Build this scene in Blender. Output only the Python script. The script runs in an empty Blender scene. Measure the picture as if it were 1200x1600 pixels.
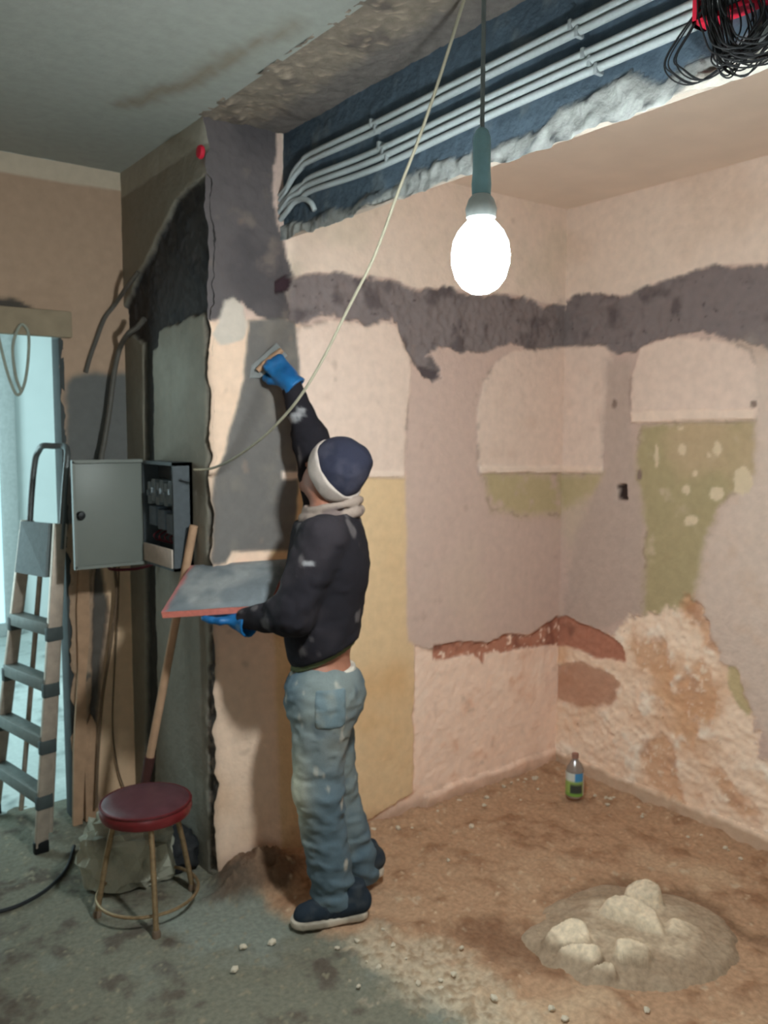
import bpy, bmesh, math, random
import numpy as np
from mathutils import Vector, Matrix

S = bpy.context.scene
COL = S.collection
random.seed(4)
RNG = np.random.default_rng(7)

# ------------------------------------------------------------------ camera
YAW, PIT, ROL = math.radians(36.7), math.radians(-5.2), math.radians(0.11)
FPX = 1339.0                                   # focal length in pixels of the 1200x1600 frame
CAM = np.array([-1.317, -2.80, 1.65])
fw = np.array([math.sin(YAW)*math.cos(PIT), math.cos(YAW)*math.cos(PIT), math.sin(PIT)])
rt = np.array([math.cos(YAW), -math.sin(YAW), 0.0])
up = np.cross(rt, fw)
r2 = rt*math.cos(ROL) + up*math.sin(ROL)
u2 = -rt*math.sin(ROL) + up*math.cos(ROL)
cam_data = bpy.data.cameras.new('camera')
cam_data.sensor_fit = 'VERTICAL'; cam_data.sensor_height = 36.0
cam_data.lens = 36.0*FPX/1600.0
cam_data.clip_start = 0.02
cam_data.dof.use_dof = True; cam_data.dof.focus_distance = 1.3; cam_data.dof.aperture_fstop = 7.0   # the snapshot is slightly out of focus
cam = bpy.data.objects.new('camera', cam_data); COL.objects.link(cam)
cam.matrix_world = Matrix(((r2[0], u2[0], -fw[0], CAM[0]), (r2[1], u2[1], -fw[1], CAM[1]),
                           (r2[2], u2[2], -fw[2], CAM[2]), (0, 0, 0, 1)))
S.camera = cam

# ------------------------------------------------------------------ sky, daylight, exposure
S.view_settings.view_transform = 'Standard'
S.view_settings.look = 'None'
S.view_settings.gamma = 1.0
S.view_settings.use_curve_mapping = False
S.view_settings.exposure = 0.0
W = bpy.data.worlds.new('overcast_sky'); S.world = W; W.use_nodes = True
_bg = W.node_tree.nodes['Background']
_bg.inputs[0].default_value = (0.62, 0.93, 1.0, 1)
_bg.inputs[1].default_value = 1.5

def window_light(name, loc, rot, sx, sy, power, col):
    l = bpy.data.lights.new(name, 'AREA'); l.shape = 'RECTANGLE'; l.size = sx; l.size_y = sy
    l.energy = power; l.color = col
    o = bpy.data.objects.new(name, l); COL.objects.link(o)
    o.location = loc; o.rotation_euler = rot
    return o
DAY = (0.66, 0.95, 1.0)
window_light('added_rear_fill', (-2.0, -4.75, 1.5), (math.radians(90), 0, 0), 1.3, 1.3, 9, DAY)  # added fill light behind the camera, set at an unseen window
window_light('daylight_far_room', (-1.55, 2.6, 1.5), (math.radians(90), 0, math.radians(-90)), 1.6, 1.7, 75, DAY)
BULB_STRENGTH = 780.0

# ------------------------------------------------------------------ helpers
def ray(x, y):
    return r2*((x-600)/FPX) + u2*((800-y)/FPX) + fw
def on(x, y, axis, v):                         # the point of a world plane (axis = v) that lies at a photo pixel
    d = ray(x, y); return CAM + d*((v-CAM[axis])/d[axis])
FH = np.array([math.sin(YAW), math.cos(YAW), 0.0])
def at(x, y, h):                               # the point at a photo pixel, h metres in front of the camera
    d = ray(x, y); return CAM + d*(h/(d@FH))
def lin(c):
    c = np.asarray(c, float)/255.0
    return np.where(c <= 0.04045, c/12.92, ((c+0.055)/1.055)**2.4)
def smooth(a, b, x):
    t = np.clip((x-a)/(b-a), 0, 1); return t*t*(3-2*t)

def tag(o, label=None, cat=None, group=None, kind=None):
    if label: o['label'] = label
    if cat: o['category'] = cat
    if group: o['group'] = group
    if kind: o['kind'] = kind
    return o
def empty(name, loc, label=None, cat=None, group=None, kind=None):
    o = bpy.data.objects.new(name, None); COL.objects.link(o)
    o.location = tuple(loc); o.empty_display_size = 0.05
    return tag(o, label, cat, group, kind)
def link_mesh(name, me, mat=None, parent=None, flat=False):
    o = bpy.data.objects.new(name, me); COL.objects.link(o)
    if mat: me.materials.append(mat)
    if not flat:
        me.polygons.foreach_set('use_smooth', np.ones(len(me.polygons), bool))
    if parent:
        o.parent = parent
        o.matrix_parent_inverse = Matrix.Translation(-Vector(parent.location)) if parent.type == 'EMPTY' else Matrix.Identity(4)
    return o
def mesh_np(name, V, F, col=None):
    me = bpy.data.meshes.new(name)
    V = np.asarray(V, np.float32); F = np.asarray(F, np.int32)
    n = F.shape[1]
    me.vertices.add(len(V)); me.vertices.foreach_set('co', V.ravel())
    me.loops.add(F.size); me.loops.foreach_set('vertex_index', F.ravel())
    me.polygons.add(len(F)); me.polygons.foreach_set('loop_start', np.arange(0, F.size, n, dtype=np.int32))
    me.update(calc_edges=True)
    if col is not None:
        a = me.color_attributes.new('Col', 'FLOAT_COLOR', 'POINT')
        a.data.foreach_set('color', np.c_[col, np.ones(len(col))].astype(np.float32).ravel())
        me.color_attributes.active_color = a
    return me

class MB:                                      # collects shapes into one mesh
    def __init__(s): s.v = []; s.f = []
    def add(s, V, F):
        b = len(s.v); s.v += [tuple(p) for p in V]; s.f += [tuple(i+b for i in f) for f in F]
    def box(s, c, size, R=None, bev=0.0):
        hx, hy, hz = [q/2 for q in size]
        bm = bmesh.new(); bmesh.ops.create_cube(bm, size=1)
        for v in bm.verts: v.co = (v.co.x*size[0], v.co.y*size[1], v.co.z*size[2])
        if bev > 0: bmesh.ops.bevel(bm, geom=bm.edges[:], offset=bev, segments=2, affect='EDGES', profile=0.5)
        M = np.eye(3) if R is None else np.asarray(R)
        bm.verts.index_update()
        s.add([M@np.array(v.co) + np.asarray(c) for v in bm.verts], [[v.index for v in f.verts] for f in bm.faces]); bm.free()
    def tube(s, pts, r, n=10, caps=True, r_end=None):
        P = np.asarray(pts, float); m = len(P)
        T = np.gradient(P, axis=0); T /= np.linalg.norm(T, axis=1)[:, None]+1e-9
        a = np.array([0, 0, 1.0]) if abs(T[0][2]) < 0.9 else np.array([1.0, 0, 0])
        N = np.cross(T[0], a); N /= np.linalg.norm(N)
        V = []
        for i in range(m):
            N = N - T[i]*(N@T[i]); N /= np.linalg.norm(N)+1e-9
            B = np.cross(T[i], N)
            rr = (r if r_end is None else r+(r_end-r)*i/(m-1)) if np.isscalar(r) else r[i]
            for k in range(n):
                t = 2*math.pi*k/n; V.append(P[i]+rr*(math.cos(t)*N+math.sin(t)*B))
        F = [[i*n+k, i*n+(k+1) % n, (i+1)*n+(k+1) % n, (i+1)*n+k] for i in range(m-1) for k in range(n)]
        if caps: F += [list(range(n))[::-1], [(m-1)*n+k for k in range(n)]]
        s.add(V, F)
    def lathe(s, prof, c=(0, 0, 0), n=32, R=None):
        V = []; M = np.eye(3) if R is None else np.asarray(R)
        for (r, z) in prof:
            for k in range(n):
                t = 2*math.pi*k/n; V.append(M@np.array([r*math.cos(t), r*math.sin(t), z])+np.asarray(c))
        m = len(prof)
        F = [[i*n+k, i*n+(k+1) % n, (i+1)*n+(k+1) % n, (i+1)*n+k] for i in range(m-1) for k in range(n)]
        F += [list(range(n))[::-1], [(m-1)*n+k for k in range(n)]]
        s.add(V, F)
    def prism(s, poly, d):                      # poly: 3D outline, d: extrusion vector
        A = [np.asarray(p, float) for p in poly]; B = [p+np.asarray(d) for p in A]; n = len(A)
        s.add(A+B, [list(range(n))[::-1], list(range(n, 2*n))]+[[i, (i+1) % n, n+(i+1) % n, n+i] for i in range(n)])
    def build(s, name, mat, parent=None, flat=False):
        me = bpy.data.meshes.new(name); me.from_pydata(s.v, [], s.f); me.update()
        bm = bmesh.new(); bm.from_mesh(me); bmesh.ops.recalc_face_normals(bm, faces=bm.faces[:]); bm.to_mesh(me); bm.free()
        o = link_mesh(name, me, mat, parent, flat)
        if not flat:
            try: me.set_sharp_from_angle(angle=math.radians(38))
            except Exception: pass
        return o
def bez(p0, p1, p2, p3, n=16):
    t = np.linspace(0, 1, n)[:, None]; p0, p1, p2, p3 = map(np.asarray, (p0, p1, p2, p3))
    return (1-t)**3*p0+3*(1-t)**2*t*p1+3*(1-t)*t*t*p2+t**3*p3
def spline(P, n=8):                             # Catmull-Rom through the points
    P = [np.asarray(p, float) for p in P]; P = [2*P[0]-P[1]]+P+[2*P[-1]-P[-2]]; out = []
    for i in range(1, len(P)-2):
        for t in np.linspace(0, 1, n, endpoint=False):
            a, b, c, d = P[i-1:i+3]
            out.append(0.5*((2*b)+(c-a)*t+(2*a-5*b+4*c-d)*t*t+(3*b-a-3*c+d)*t**3))
    out.append(P[-2]); return np.array(out)

# value noise in numpy
_L = RNG.random((64, 64, 64)).astype(np.float32)
def vnoise(P, s):
    Q = np.asarray(P)*s; I = np.floor(Q).astype(int); f = Q-I; f = f*f*(3-2*f)
    def g(a, b, c): return _L[(I[..., 0]+a) & 63, (I[..., 1]+b) & 63, (I[..., 2]+c) & 63]
    x, y, z = f[..., 0], f[..., 1], f[..., 2]
    c00 = g(0,0,0)*(1-x)+g(1,0,0)*x; c10 = g(0,1,0)*(1-x)+g(1,1,0)*x
    c01 = g(0,0,1)*(1-x)+g(1,0,1)*x; c11 = g(0,1,1)*(1-x)+g(1,1,1)*x
    return (c00*(1-y)+c10*y)*(1-z)+(c01*(1-y)+c11*y)*z
def fbm(P, s, o=4):                              # about -1..1
    P = np.asarray(P, float); r = 0; a = 1; t = 0
    for i in range(o):
        r = r+a*(vnoise(P+13.7*i, s)*2-1); t += a; a *= .5; s *= 2.03
    return r/t*1.6

# ------------------------------------------------------------------ materials
MATS = {}
def mat(name, col=None, rough=.85, nscale=40, namt=.12, bump=.15, bscale=90, metal=0, attr=False, spec=.3, trans=0, alpha=1, emit=None):
    if name in MATS: return MATS[name]
    m = bpy.data.materials.new(name); m.use_nodes = True; nt = m.node_tree; N = nt.nodes; b = N['Principled BSDF']
    b.inputs['Roughness'].default_value = rough; b.inputs['Metallic'].default_value = metal
    b.inputs['Specular IOR Level'].default_value = spec
    tc = N.new('ShaderNodeTexCoord')
    nz = N.new('ShaderNodeTexNoise'); nz.inputs['Scale'].default_value = nscale; nz.inputs['Detail'].default_value = 6
    nt.links.new(tc.outputs['Object'], nz.inputs['Vector'])
    mr = N.new('ShaderNodeMapRange'); mr.inputs[1].default_value = .25; mr.inputs[2].default_value = .75
    mr.inputs[3].default_value = 1-namt; mr.inputs[4].default_value = 1+namt
    nt.links.new(nz.outputs['Fac'], mr.inputs[0])
    vm = N.new('ShaderNodeVectorMath'); vm.operation = 'SCALE'
    if attr:
        a = N.new('ShaderNodeAttribute'); a.attribute_name = 'Col'; nt.links.new(a.outputs['Color'], vm.inputs[0])
    else:
        vm.inputs[0].default_value = tuple(lin(col))
    nt.links.new(mr.outputs[0], vm.inputs['Scale']); nt.links.new(vm.outputs[0], b.inputs['Base Color'])
    if bump:
        n2 = N.new('ShaderNodeTexNoise'); n2.inputs['Scale'].default_value = bscale; n2.inputs['Detail'].default_value = 5
        nt.links.new(tc.outputs['Object'], n2.inputs['Vector'])
        bp = N.new('ShaderNodeBump'); bp.inputs['Strength'].default_value = bump; bp.inputs['Distance'].default_value = .01
        nt.links.new(n2.outputs['Fac'], bp.inputs['Height']); nt.links.new(bp.outputs[0], b.inputs['Normal'])
    if trans: b.inputs['Transmission Weight'].default_value = trans; b.inputs['IOR'].default_value = 1.45
    if alpha < 1: b.inputs['Alpha'].default_value = alpha
    if emit:
        b.inputs['Emission Color'].default_value = (*emit[0], 1); b.inputs['Emission Strength'].default_value = emit[1]
    MATS[name] = m; return m
M_WALL = mat('painted_masonry', attr=True, rough=.92, nscale=26, namt=.07, bump=.22, bscale=70)
M_FLOOR = mat('dirt_floor', attr=True, rough=.9, nscale=60, namt=.22, bump=.5, bscale=55)
M_CONC = mat('rough_concrete', attr=True, rough=.95, nscale=30, namt=.2, bump=.6, bscale=45)
M_CLOTH = mat('cloth', attr=True, rough=.95, nscale=300, namt=.12, bump=.2, bscale=400, spec=.15)
M_SKIN = mat('skin', attr=True, rough=.55, nscale=60, namt=.06, bump=.05)
M_PLAIN = mat('plain_wall', (205, 200, 190), nscale=5, namt=.05, bump=.1)
M_ALU = mat('dusty_aluminium', (182, 164, 150), rough=.5, metal=.35, nscale=30, namt=.15, bump=.05)
M_DARKMETAL = mat('dark_metal', (60, 60, 62), rough=.5, metal=.6)
M_WOOD = mat('raw_wood', (178, 140, 112), nscale=22, namt=.16, bump=.1)
M_BOARDWOOD = mat('old_painted_board', (150, 132, 110), nscale=14, namt=.15, bump=.15)
M_RED = mat('red_vinyl', (108, 30, 34), rough=.34, nscale=20, namt=.2, bump=.06, spec=.5)
M_REDPL = mat('red_plastic', (205, 35, 60), rough=.45, bump=.03)
M_LEG = mat('worn_chrome_leg', (150, 125, 95), rough=.45, metal=.5, nscale=60, namt=.3)
M_CONDUIT = mat('grey_conduit', (170, 176, 178), rough=.5, nscale=120, namt=.08, bump=.1, bscale=260)
M_CABLE_L = mat('pale_cable', (142, 134, 116), rough=.6, bump=0)
M_CABLE_D = mat('dark_cable', (38, 38, 40), rough=.55, bump=0)
M_CABLE_G = mat('grey_cable', (88, 82, 76), rough=.6, bump=0)
M_PANEL = mat('grey_enamel', (112, 114, 108), rough=.45, nscale=8, namt=.06, bump=.03)
M_PLASTW = mat('white_plastic', (200, 205, 205), rough=.4, bump=0)
M_PLASTB = mat('black_plastic', (22, 22, 24), rough=.45, bump=0)
M_GREYBREAK = mat('grey_breaker', (118, 126, 132), rough=.5, bump=0)

# ------------------------------------------------------------------ textured surfaces: a grid whose patches are real layers of plaster and paint
def seg_sd(P, poly):                              # signed distance to a polygon (negative inside)
    poly = np.asarray(poly, float); n = len(poly)
    d = np.full(len(P), 1e9); ins = np.zeros(len(P), bool)
    for i in range(n):
        a, b = poly[i], poly[(i+1) % n]; e = b-a; w = P-a
        t = np.clip((w@e)/(e@e+1e-12), 0, 1); q = w-t[:, None]*e
        d = np.minimum(d, (q*q).sum(1))
        c = ((a[1] > P[:, 1]) != (b[1] > P[:, 1]))
        with np.errstate(divide='ignore', invalid='ignore'):
            xi = (b[0]-a[0])*(P[:, 1]-a[1])/(b[1]-a[1]+1e-15)+a[0]
        ins ^= c & (P[:, 0] < xi)
    d = np.sqrt(d); return np.where(ins, -d, d)
def layered(name, P0, UV, nu, nv, N, base, layers, mt, parent=None, rough0=.0015, extra=None):
    """P0 grid points (nv*nu,3), UV wall coordinates of them; each layer: dict(poly, col, name, depth, edge, soft, rough, mott)"""
    n = len(P0)
    w1 = np.stack([fbm(P0, 9, 4), fbm(P0+31.3, 9, 4)], 1)
    w2 = np.stack([fbm(P0+7.1, 38, 3), fbm(P0+51.7, 38, 3)], 1)
    big = fbm(P0+3.3, 3.1, 4); mid = fbm(P0+9.9, 13, 4); fine = fbm(P0+21, 55, 3)
    col = np.tile(lin(base['col']), (n, 1)); 
    def mott(c, L):
        c = np.tile(lin(c), (n, 1))
        for (c2, kind, lo, hi) in L.get('mott', []):
            q = {'big': big, 'mid': mid, 'fine': fine}[kind]
            k = smooth(lo, hi, q)[:, None]; c = c*(1-k)+lin(c2)*k
        return c
    col = mott(base['col'], base)
    dep = base.get('rough', rough0)*(mid+.5*fine)
    reg = np.zeros(n, int)
    for li, L in enumerate(layers, 1):
        e = L.get('edge', .012)
        sd = seg_sd(UV+w1*e+w2*e*.45, L['poly'])
        so = L.get('soft', .006)
        k = 1-smooth(-so, so, sd)
        k = k*L.get('alpha', 1)
        col = col*(1-k[:, None])+mott(L['col'], L)*k[:, None]
        if 'rim' in L:                            # broken, darker margin of the layer
            kr = (np.exp(-(sd/.011)**2)*smooth(-.15, .5, mid+.4*fine)*.55)[:, None]; col = col*(1-kr)+lin(L['rim'])*kr
        kd = 1-smooth(-.008, .006, sd)
        dep = dep*(1-kd)+(L.get('depth', 0)+L.get('rough', rough0)*(mid+.6*fine))*kd
        if L.get('name'): reg[sd < 0] = li
    if extra is not None: col, dep = extra(P0, UV, col, dep, big, mid, fine)
    V = P0+N*dep[:, None] if np.ndim(N) == 1 else P0+N*dep[:, None]
    iu, iv = np.meshgrid(np.arange(nu-1), np.arange(nv-1)); a = (iv*nu+iu).ravel()
    F = np.stack([a, a+1, a+nu+1, a+nu], 1)
    fr = reg[F[:, 0]]
    root = None
    for r in [0]+sorted(set(fr)-{0}):
        G = F[fr == r]
        if len(G) == 0: continue
        ids, inv = np.unique(G, return_inverse=True)
        nm = name if r == 0 else layers[r-1]['name']
        me = mesh_np(nm, V[ids], inv.reshape(-1, 4), col[ids])
        o = link_mesh(nm, me, mt, root if r else parent)
        if r == 0: root = o
        elif layers[r-1].get('label'): o['label'] = layers[r-1]['label']
    return root
def grid(O, U, V, ul, vl, res):
    nu = int(round(ul/res))+1; nv = int(round(vl/res))+1
    u, v = np.meshgrid(np.linspace(0, ul, nu), np.linspace(0, vl, nv)); u = u.ravel(); v = v.ravel()
    return np.asarray(O)+u[:, None]*np.asarray(U)+v[:, None]*np.asarray(V), u, v, nu, nv
def structure(o, label=None): o['kind'] = 'structure'; return o
def quad(name, a, b, c, d, mt, parent=None):
    mb = MB(); mb.add([a, b, c, d], [[0, 1, 2, 3]]); return mb.build(name, mt, parent, True)
def slab(name, lo, hi, mt, parent=None):
    mb = MB(); lo = np.array(lo, float); hi = np.array(hi, float); mb.box((lo+hi)/2, hi-lo); return mb.build(name, mt, parent, True)

ZC, ZK = 2.73, 2.70          # ceilings of the near room and of the kitchen side
XR, YD, XB = 1.84, 0.808, 0.31
PB = lambda pts: [tuple(on(x, y, 1, 0.0)[[0, 2]]) for x, y in pts]
PR = lambda pts: [tuple(on(x, y, 0, XR)[[1, 2]]) for x, y in pts]
PL = lambda pts: [tuple(on(x, y, 0, 0.0)[[1, 2]]) for x, y in pts]
PD = lambda pts: [tuple(on(x, y, 1, YD)[[0, 2]]) for x, y in pts]
PF = lambda pts: [tuple(on(x, y, 2, 0.0)[[0, 1]]) for x, y in pts]

CREAM = (230, 203, 188); PEACH = (234, 210, 194); CONC = (132, 119, 118); TAN = (208, 179, 167)
GREEN = (190, 170, 134); YELL = (226, 192, 152); OLDP = (250, 216, 196); REDM = (186, 126, 104)
GREYPL = (138, 130, 118)
MC = [((100, 89, 90), 'mid', .0, .8), ((150, 136, 130), 'big', .15, .7), ((92, 80, 82), 'fine', .7, 1.1)]

# ---- back wall (the pier and the kitchen wall the man is plastering)
g, u, v, nu, nv = grid((0, 0, 0), (1, 0, 0), (0, 0, 1), XR+.032, ZC+.02, .008)
# the pier's free corner is broken and ragged
jag = (.012*fbm(np.c_[np.zeros_like(v), v, v*0], 14, 4)+.006)*np.exp(-u/.03); g[:, 0] += jag
LB = [
 dict(name='concrete_column', col=(98,90,91), poly=PB([(300,150),(440,150),(428,285),(436,345),(446,372),(452,400),(462,432),(470,500),(420,500),(386,482),(372,470),(345,495),(300,505)]), depth=-.006, edge=.014, rough=.004,
      mott=[((84,78,80),'big',.0,.7),((116,104,100),'mid',.3,.9)], label='exposed grey concrete column of the pier'),
 dict(name='concrete_band', col=CONC, poly=PB([(455,434),(500,424),(560,432),(610,435),(650,450),(690,452),(720,458),(760,462),(800,460),(850,475),(890,480),(890,541),(840,545),(800,538),(770,543),(745,552),(700,545),(668,556),(690,580),(685,595),(655,590),(640,545),(622,508),(600,500),(570,505),(520,493),(480,500),(455,507)]), depth=-.012, edge=.022, rough=.008, mott=MC, label='rough bare concrete band where a shelf was hacked off'),
 dict(name='plaster_patch', rim=(132,112,104), col=CREAM, poly=PB([(464,512),(520,500),(570,508),(600,503),(622,512),(642,560),(640,610),(634,660),(632,745),(440,748),(458,640)]), depth=.004, edge=.008, mott=[((222,193,177),'mid',.2,1.2)], label='cream old plaster patch above the yellow paint'),
 dict(name='plaster_patch', rim=(132,112,104), col=CREAM, poly=PB([(745,640),(755,600),(775,565),(805,548),(890,540),(890,736),(748,740)]), depth=.004, edge=.008, mott=[((222,193,177),'mid',.2,1.2)], label='cream old plaster patch left of the room corner'),
 dict(name='yellow_paint', col=YELL, poly=PB([(420,747),(633,745),(636,1000),(648,1010),(650,1255),(560,1330),(440,1330)]), edge=.005, soft=.012, mott=[((220,178,132),'big',.1,1.)], label='yellow painted strip behind the worker'),
 dict(name='green_paint', rim=(150,126,104), col=GREEN, poly=PB([(752,740),(890,738),(890,800),(840,806),(765,800)]), edge=.02, soft=.035, mott=[(TAN,'mid',.0,.8)]),
 dict(name='bare_plaster', col=OLDP, poly=PB([(650,1010),(690,1020),(740,1012),(800,1000),(850,985),(900,975),(900,1260),(500,1400),(560,1290),(645,1240)]), depth=-.010, edge=.010, rough=.003, mott=[((228,178,148),'mid',.2,1.4),((252,224,206),'big',.2,.8)], label='bare pinkish old plaster at the foot of the kitchen wall'),
 dict(name='red_mortar', col=REDM, poly=PB([(680,1010),(720,1003),(770,1000),(800,990),(830,995),(855,972),(880,960),(900,960),(900,1010),(850,1010),(800,1016),(760,1020),(760,1036),(745,1020),(700,1034),(682,1034)]), depth=-.016, edge=.012, rough=.006, mott=[((150,96,80),'mid',.1,.7),(OLDP,'fine',.4,.9)], label='red brick mortar showing along the hacked edge'),
 dict(name='grey_patch', col=(112,106,103), poly=PB([(388,500),(440,496),(462,503),(466,560),(466,760),(460,860),(360,862),(352,880),(330,884),(326,800),(334,745),(350,705),(366,650),(380,590),(384,545)]), depth=.003, edge=.006, soft=.008, mott=[((122,114,108),'mid',0,.8)], label='dark grey patch under the raised glove'),  # dark grey area of the pier beside the raised arm
 dict(name='white_lump', col=(205,190,178), poly=PB([(342,500),(350,470),(362,465),(378,478),(386,505),(380,530),(345,540),(326,520)]), depth=.004, edge=.006),
 dict(name='pipe_hole', col=(58,40,46), poly=PB([(432,440),(448,430),(462,436),(456,452),(434,458)]), depth=-.03, edge=.006, soft=.003),
 dict(name='small_hole', col=(92,80,82), poly=PB([(655,572),(685,580),(690,592),(664,592)]), depth=-.02, edge=.008, soft=.004),
]
LB.append(dict(name='base_ledge', col=(246,208,186), poly=[(1.0,-.1),(1.02,.07),(1.2,.085),(2.0,.09),(2.0,-.1)], edge=.016, soft=.012, depth=.008, rough=.003, mott=[((214,168,140),'mid',.1,1.)], label='low plaster ledge along the foot of the back wall'))
LB.append(dict(name='patch_lip', col=(238,212,196), poly=PB([(746,728),(890,726),(890,738),(748,741)]), edge=.006, depth=.014))
LB.append(dict(name='patch_lip', col=(238,212,196), poly=PB([(440,738),(632,736),(632,746),(440,749)]), edge=.005, depth=.010))
def ex_b(P, UV, col, dep, big, mid, fine):
    # plaster of the pier below the column: cream old paint, ragged crumbling at the corner
    k = np.exp(-UV[:, 0]/.012)*smooth(2.0, 1.9, UV[:, 1])*.5
    col = col*(1-k[:, None])+lin((110, 92, 80))*k[:, None]
    # soiling near the floor
    k = smooth(.12, .0, UV[:, 1]+.04*mid)*.6; col = col*(1-k[:, None])+lin((150, 112, 86))*k[:, None]
    # small scuffs
    k = smooth(.8, 1.25, fbm(P+77, 15, 3))*.3; col = col*(1-k[:, None])+lin((160, 132, 116))*k[:, None]
    return col, dep
UVb = np.stack([u, v], 1)
base_b = dict(col=TAN, mott=[((210,182,168),'big',.1,.8)])
LB0 = dict(name='upper_paint', col=PEACH, poly=PB([(440,150),(2000,150),(2000,470),(890,478),(850,473),(800,458),(760,460),(700,450),(650,450),(610,433),(560,430),(500,424),(455,434),(446,372)]), edge=.004, mott=[((222,202,184),'big',0,.7)], label='cream paint of the upper kitchen wall')
LB1 = dict(name='cream_plaster', col=(236,202,178), poly=PB([(300,500),(470,500),(470,750),(445,1420),(300,1420)]), edge=.004, soft=.02, mott=[((228,190,162),'big',0,.8)], label='cream plaster on the pier behind the worker')
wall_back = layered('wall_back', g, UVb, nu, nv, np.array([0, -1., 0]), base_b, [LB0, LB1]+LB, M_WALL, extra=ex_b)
structure(wall_back)
slab('wall_core', (0.03, .06, 0), (XR+.12, .15, ZC), mat('bare_masonry', (92, 82, 78)), wall_back)
# ---- right wall
g, u, v, nu, nv = grid((XR, .032, 0), (0, -1, 0), (0, 0, 1), 1.592, ZC, .008)
UVr = np.stack([.032-u, v], 1)
SPOT = lambda x, y, a, b: [(x+a*math.cos(t), y+b*math.sin(t)) for t in np.linspace(0, 6.28, 9)[:-1]]
LR = [
 dict(name='upper_paint', col=PEACH, poly=PR([(860,200),(1400,100),(1400,405),(1195,411),(1150,412),(1100,417),(1070,429),(1030,439),(985,461),(940,459),(900,461),(860,480)]), edge=.004, mott=[((226,200,182),'big',0,.8)], label='cream paint of the upper right wall'),
 dict(name='concrete_band', col=CONC, poly=PR([(860,482),(900,462),(940,460),(985,462),(1030,440),(1070,430),(1100,418),(1150,413),(1195,412),(1210,380),(1400,380),(1400,580),(1200,552),(1170,540),(1150,532),(1120,524),(1085,522),(1050,527),(1015,529),(1000,537),(985,547),(960,550),(940,542),(905,546),(860,541)]), depth=-.012, edge=.022, rough=.008, mott=MC, label='rough bare concrete band on the right wall'),
 dict(name='plaster_patch', rim=(132,112,104), col=CREAM, poly=PR([(860,541),(945,541),(958,560),(955,620),(946,660),(941,738),(860,738)]), depth=.004, edge=.008, mott=[((220,190,174),'mid',.2,1.2)], label='cream old plaster patch right of the room corner'),
 dict(name='green_paint', rim=(150,126,104), col=GREEN, poly=PR([(860,740),(945,740),(935,768),(892,792),(860,800)]), edge=.02, soft=.035, mott=[(TAN,'mid',.0,.8)]),
 dict(name='grey_render', col=(192,168,156), poly=PR([(946,560),(985,560),(988,660),(1004,800),(1010,960),(930,985),(880,960),(900,830),(944,740)]), edge=.015, soft=.03),
 dict(name='plaster_patch', rim=(132,112,104), col=CREAM, poly=PR([(985,600),(1000,540),(1050,527),(1130,532),(1172,547),(1186,585),(1185,640),(1180,656),(988,659)]), depth=.005, edge=.007, mott=[((220,190,174),'mid',.2,1.2)], label='large cream plaster patch above the green paint'),
 dict(name='green_paint', rim=(150,126,104), col=(178,160,124), poly=PR([(1000,661),(1180,657),(1182,735),(1135,785),(1110,830),(1095,900),(1086,962),(1005,965),(1008,830),(996,740)]), edge=.022, soft=.022, mott=[((192,166,134),'big',.0,.7),((200,178,150),'mid',.3,1.0)], label='green painted patch below the large cream patch'),
 dict(name='grey_render', col=(216,192,178), poly=PR([(1182,560),(1500,600),(1500,1250),(1230,1200),(1150,1080),(1100,1000),(1086,930),(1100,850),(1140,785),(1182,735)]), edge=.02, soft=.03, mott=[((214,186,168),'mid',0,1.)]),
 dict(name='peeling_paint', col=(250,220,196), poly=PR([(860,1010),(880,975),(960,1000),(1010,960),(1050,945),(1090,960),(1120,1030),(1155,1080),(1200,1190),(1500,1350),(1500,1600),(1200,1345),(860,1230)]), depth=-.006, edge=.05, rough=.008, soft=.02,
      mott=[((224,176,140),'big',-.25,.6),((252,232,214),'mid',.1,.7),((190,132,98),'mid',.8,1.2),((176,120,90),'fine',.9,1.3)], label='flaking cream and ochre paint low on the right wall'),
 dict(name='red_mortar', col=REDM, poly=PR([(860,968),(880,962),(905,975),(935,985),(972,1010),(974,1034),(930,1030),(890,1012),(860,1010)]), depth=-.018, edge=.010, rough=.006, mott=[((156,104,86),'mid',.1,.7)]),
 dict(name='red_mortar', col=(186,136,112), poly=PR([(862,1045),(900,1035),(945,1050),(968,1070),(955,1100),(905,1105),(864,1090)]), depth=-.012, edge=.016, soft=.015, alpha=.85, rough=.004),
 dict(name='socket_hole', col=(62,44,40), poly=PR([(964,758),(978,756),(980,780),(966,782)]), depth=-.03, edge=.005, soft=.003, label='small dark socket hole in the grey render'),
]
OCH = dict(mott=[((186,126,88),'mid',.1,.8),((240,214,190),'fine',.3,.9)])
for pts in [[(1000,1160),(1030,1150),(1050,1180),(1070,1260),(1110,1290),(1090,1300),(1040,1270),(1005,1220)],[(1065,930),(1085,935),(1105,985),(1120,1010),(1105,1015),(1080,985),(1060,950)],[(990,990),(1040,1000),(1050,1040),(1010,1060),(985,1040)],[(1060,1060),(1100,1040),(1120,1090),(1100,1130),(1070,1110)],[(1110,1200),(1160,1230),(1190,1290),(1150,1270),(1115,1240)]]:
    LR.append(dict(col=(218,168,132), poly=PR(pts), edge=.05, soft=.025, alpha=.8, depth=-.010, rough=.006, **OCH))
LR.append(dict(col=(200,178,138), poly=PR([(1130,1040),(1150,1045),(1172,1110),(1160,1115),(1135,1075)]), edge=.02, soft=.01, depth=-.008))
LR.append(dict(name='base_ledge', col=(206,176,152), poly=[(.1,-.1),(.1,.085),(-.4,.075),(-1.0,.07),(-1.8,.06),(-1.8,-.1)], edge=.02, soft=.014, depth=.012, rough=.004, mott=[((178,142,116),'mid',.1,.9)], label='low plaster ledge along the foot of the right wall'))
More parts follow.
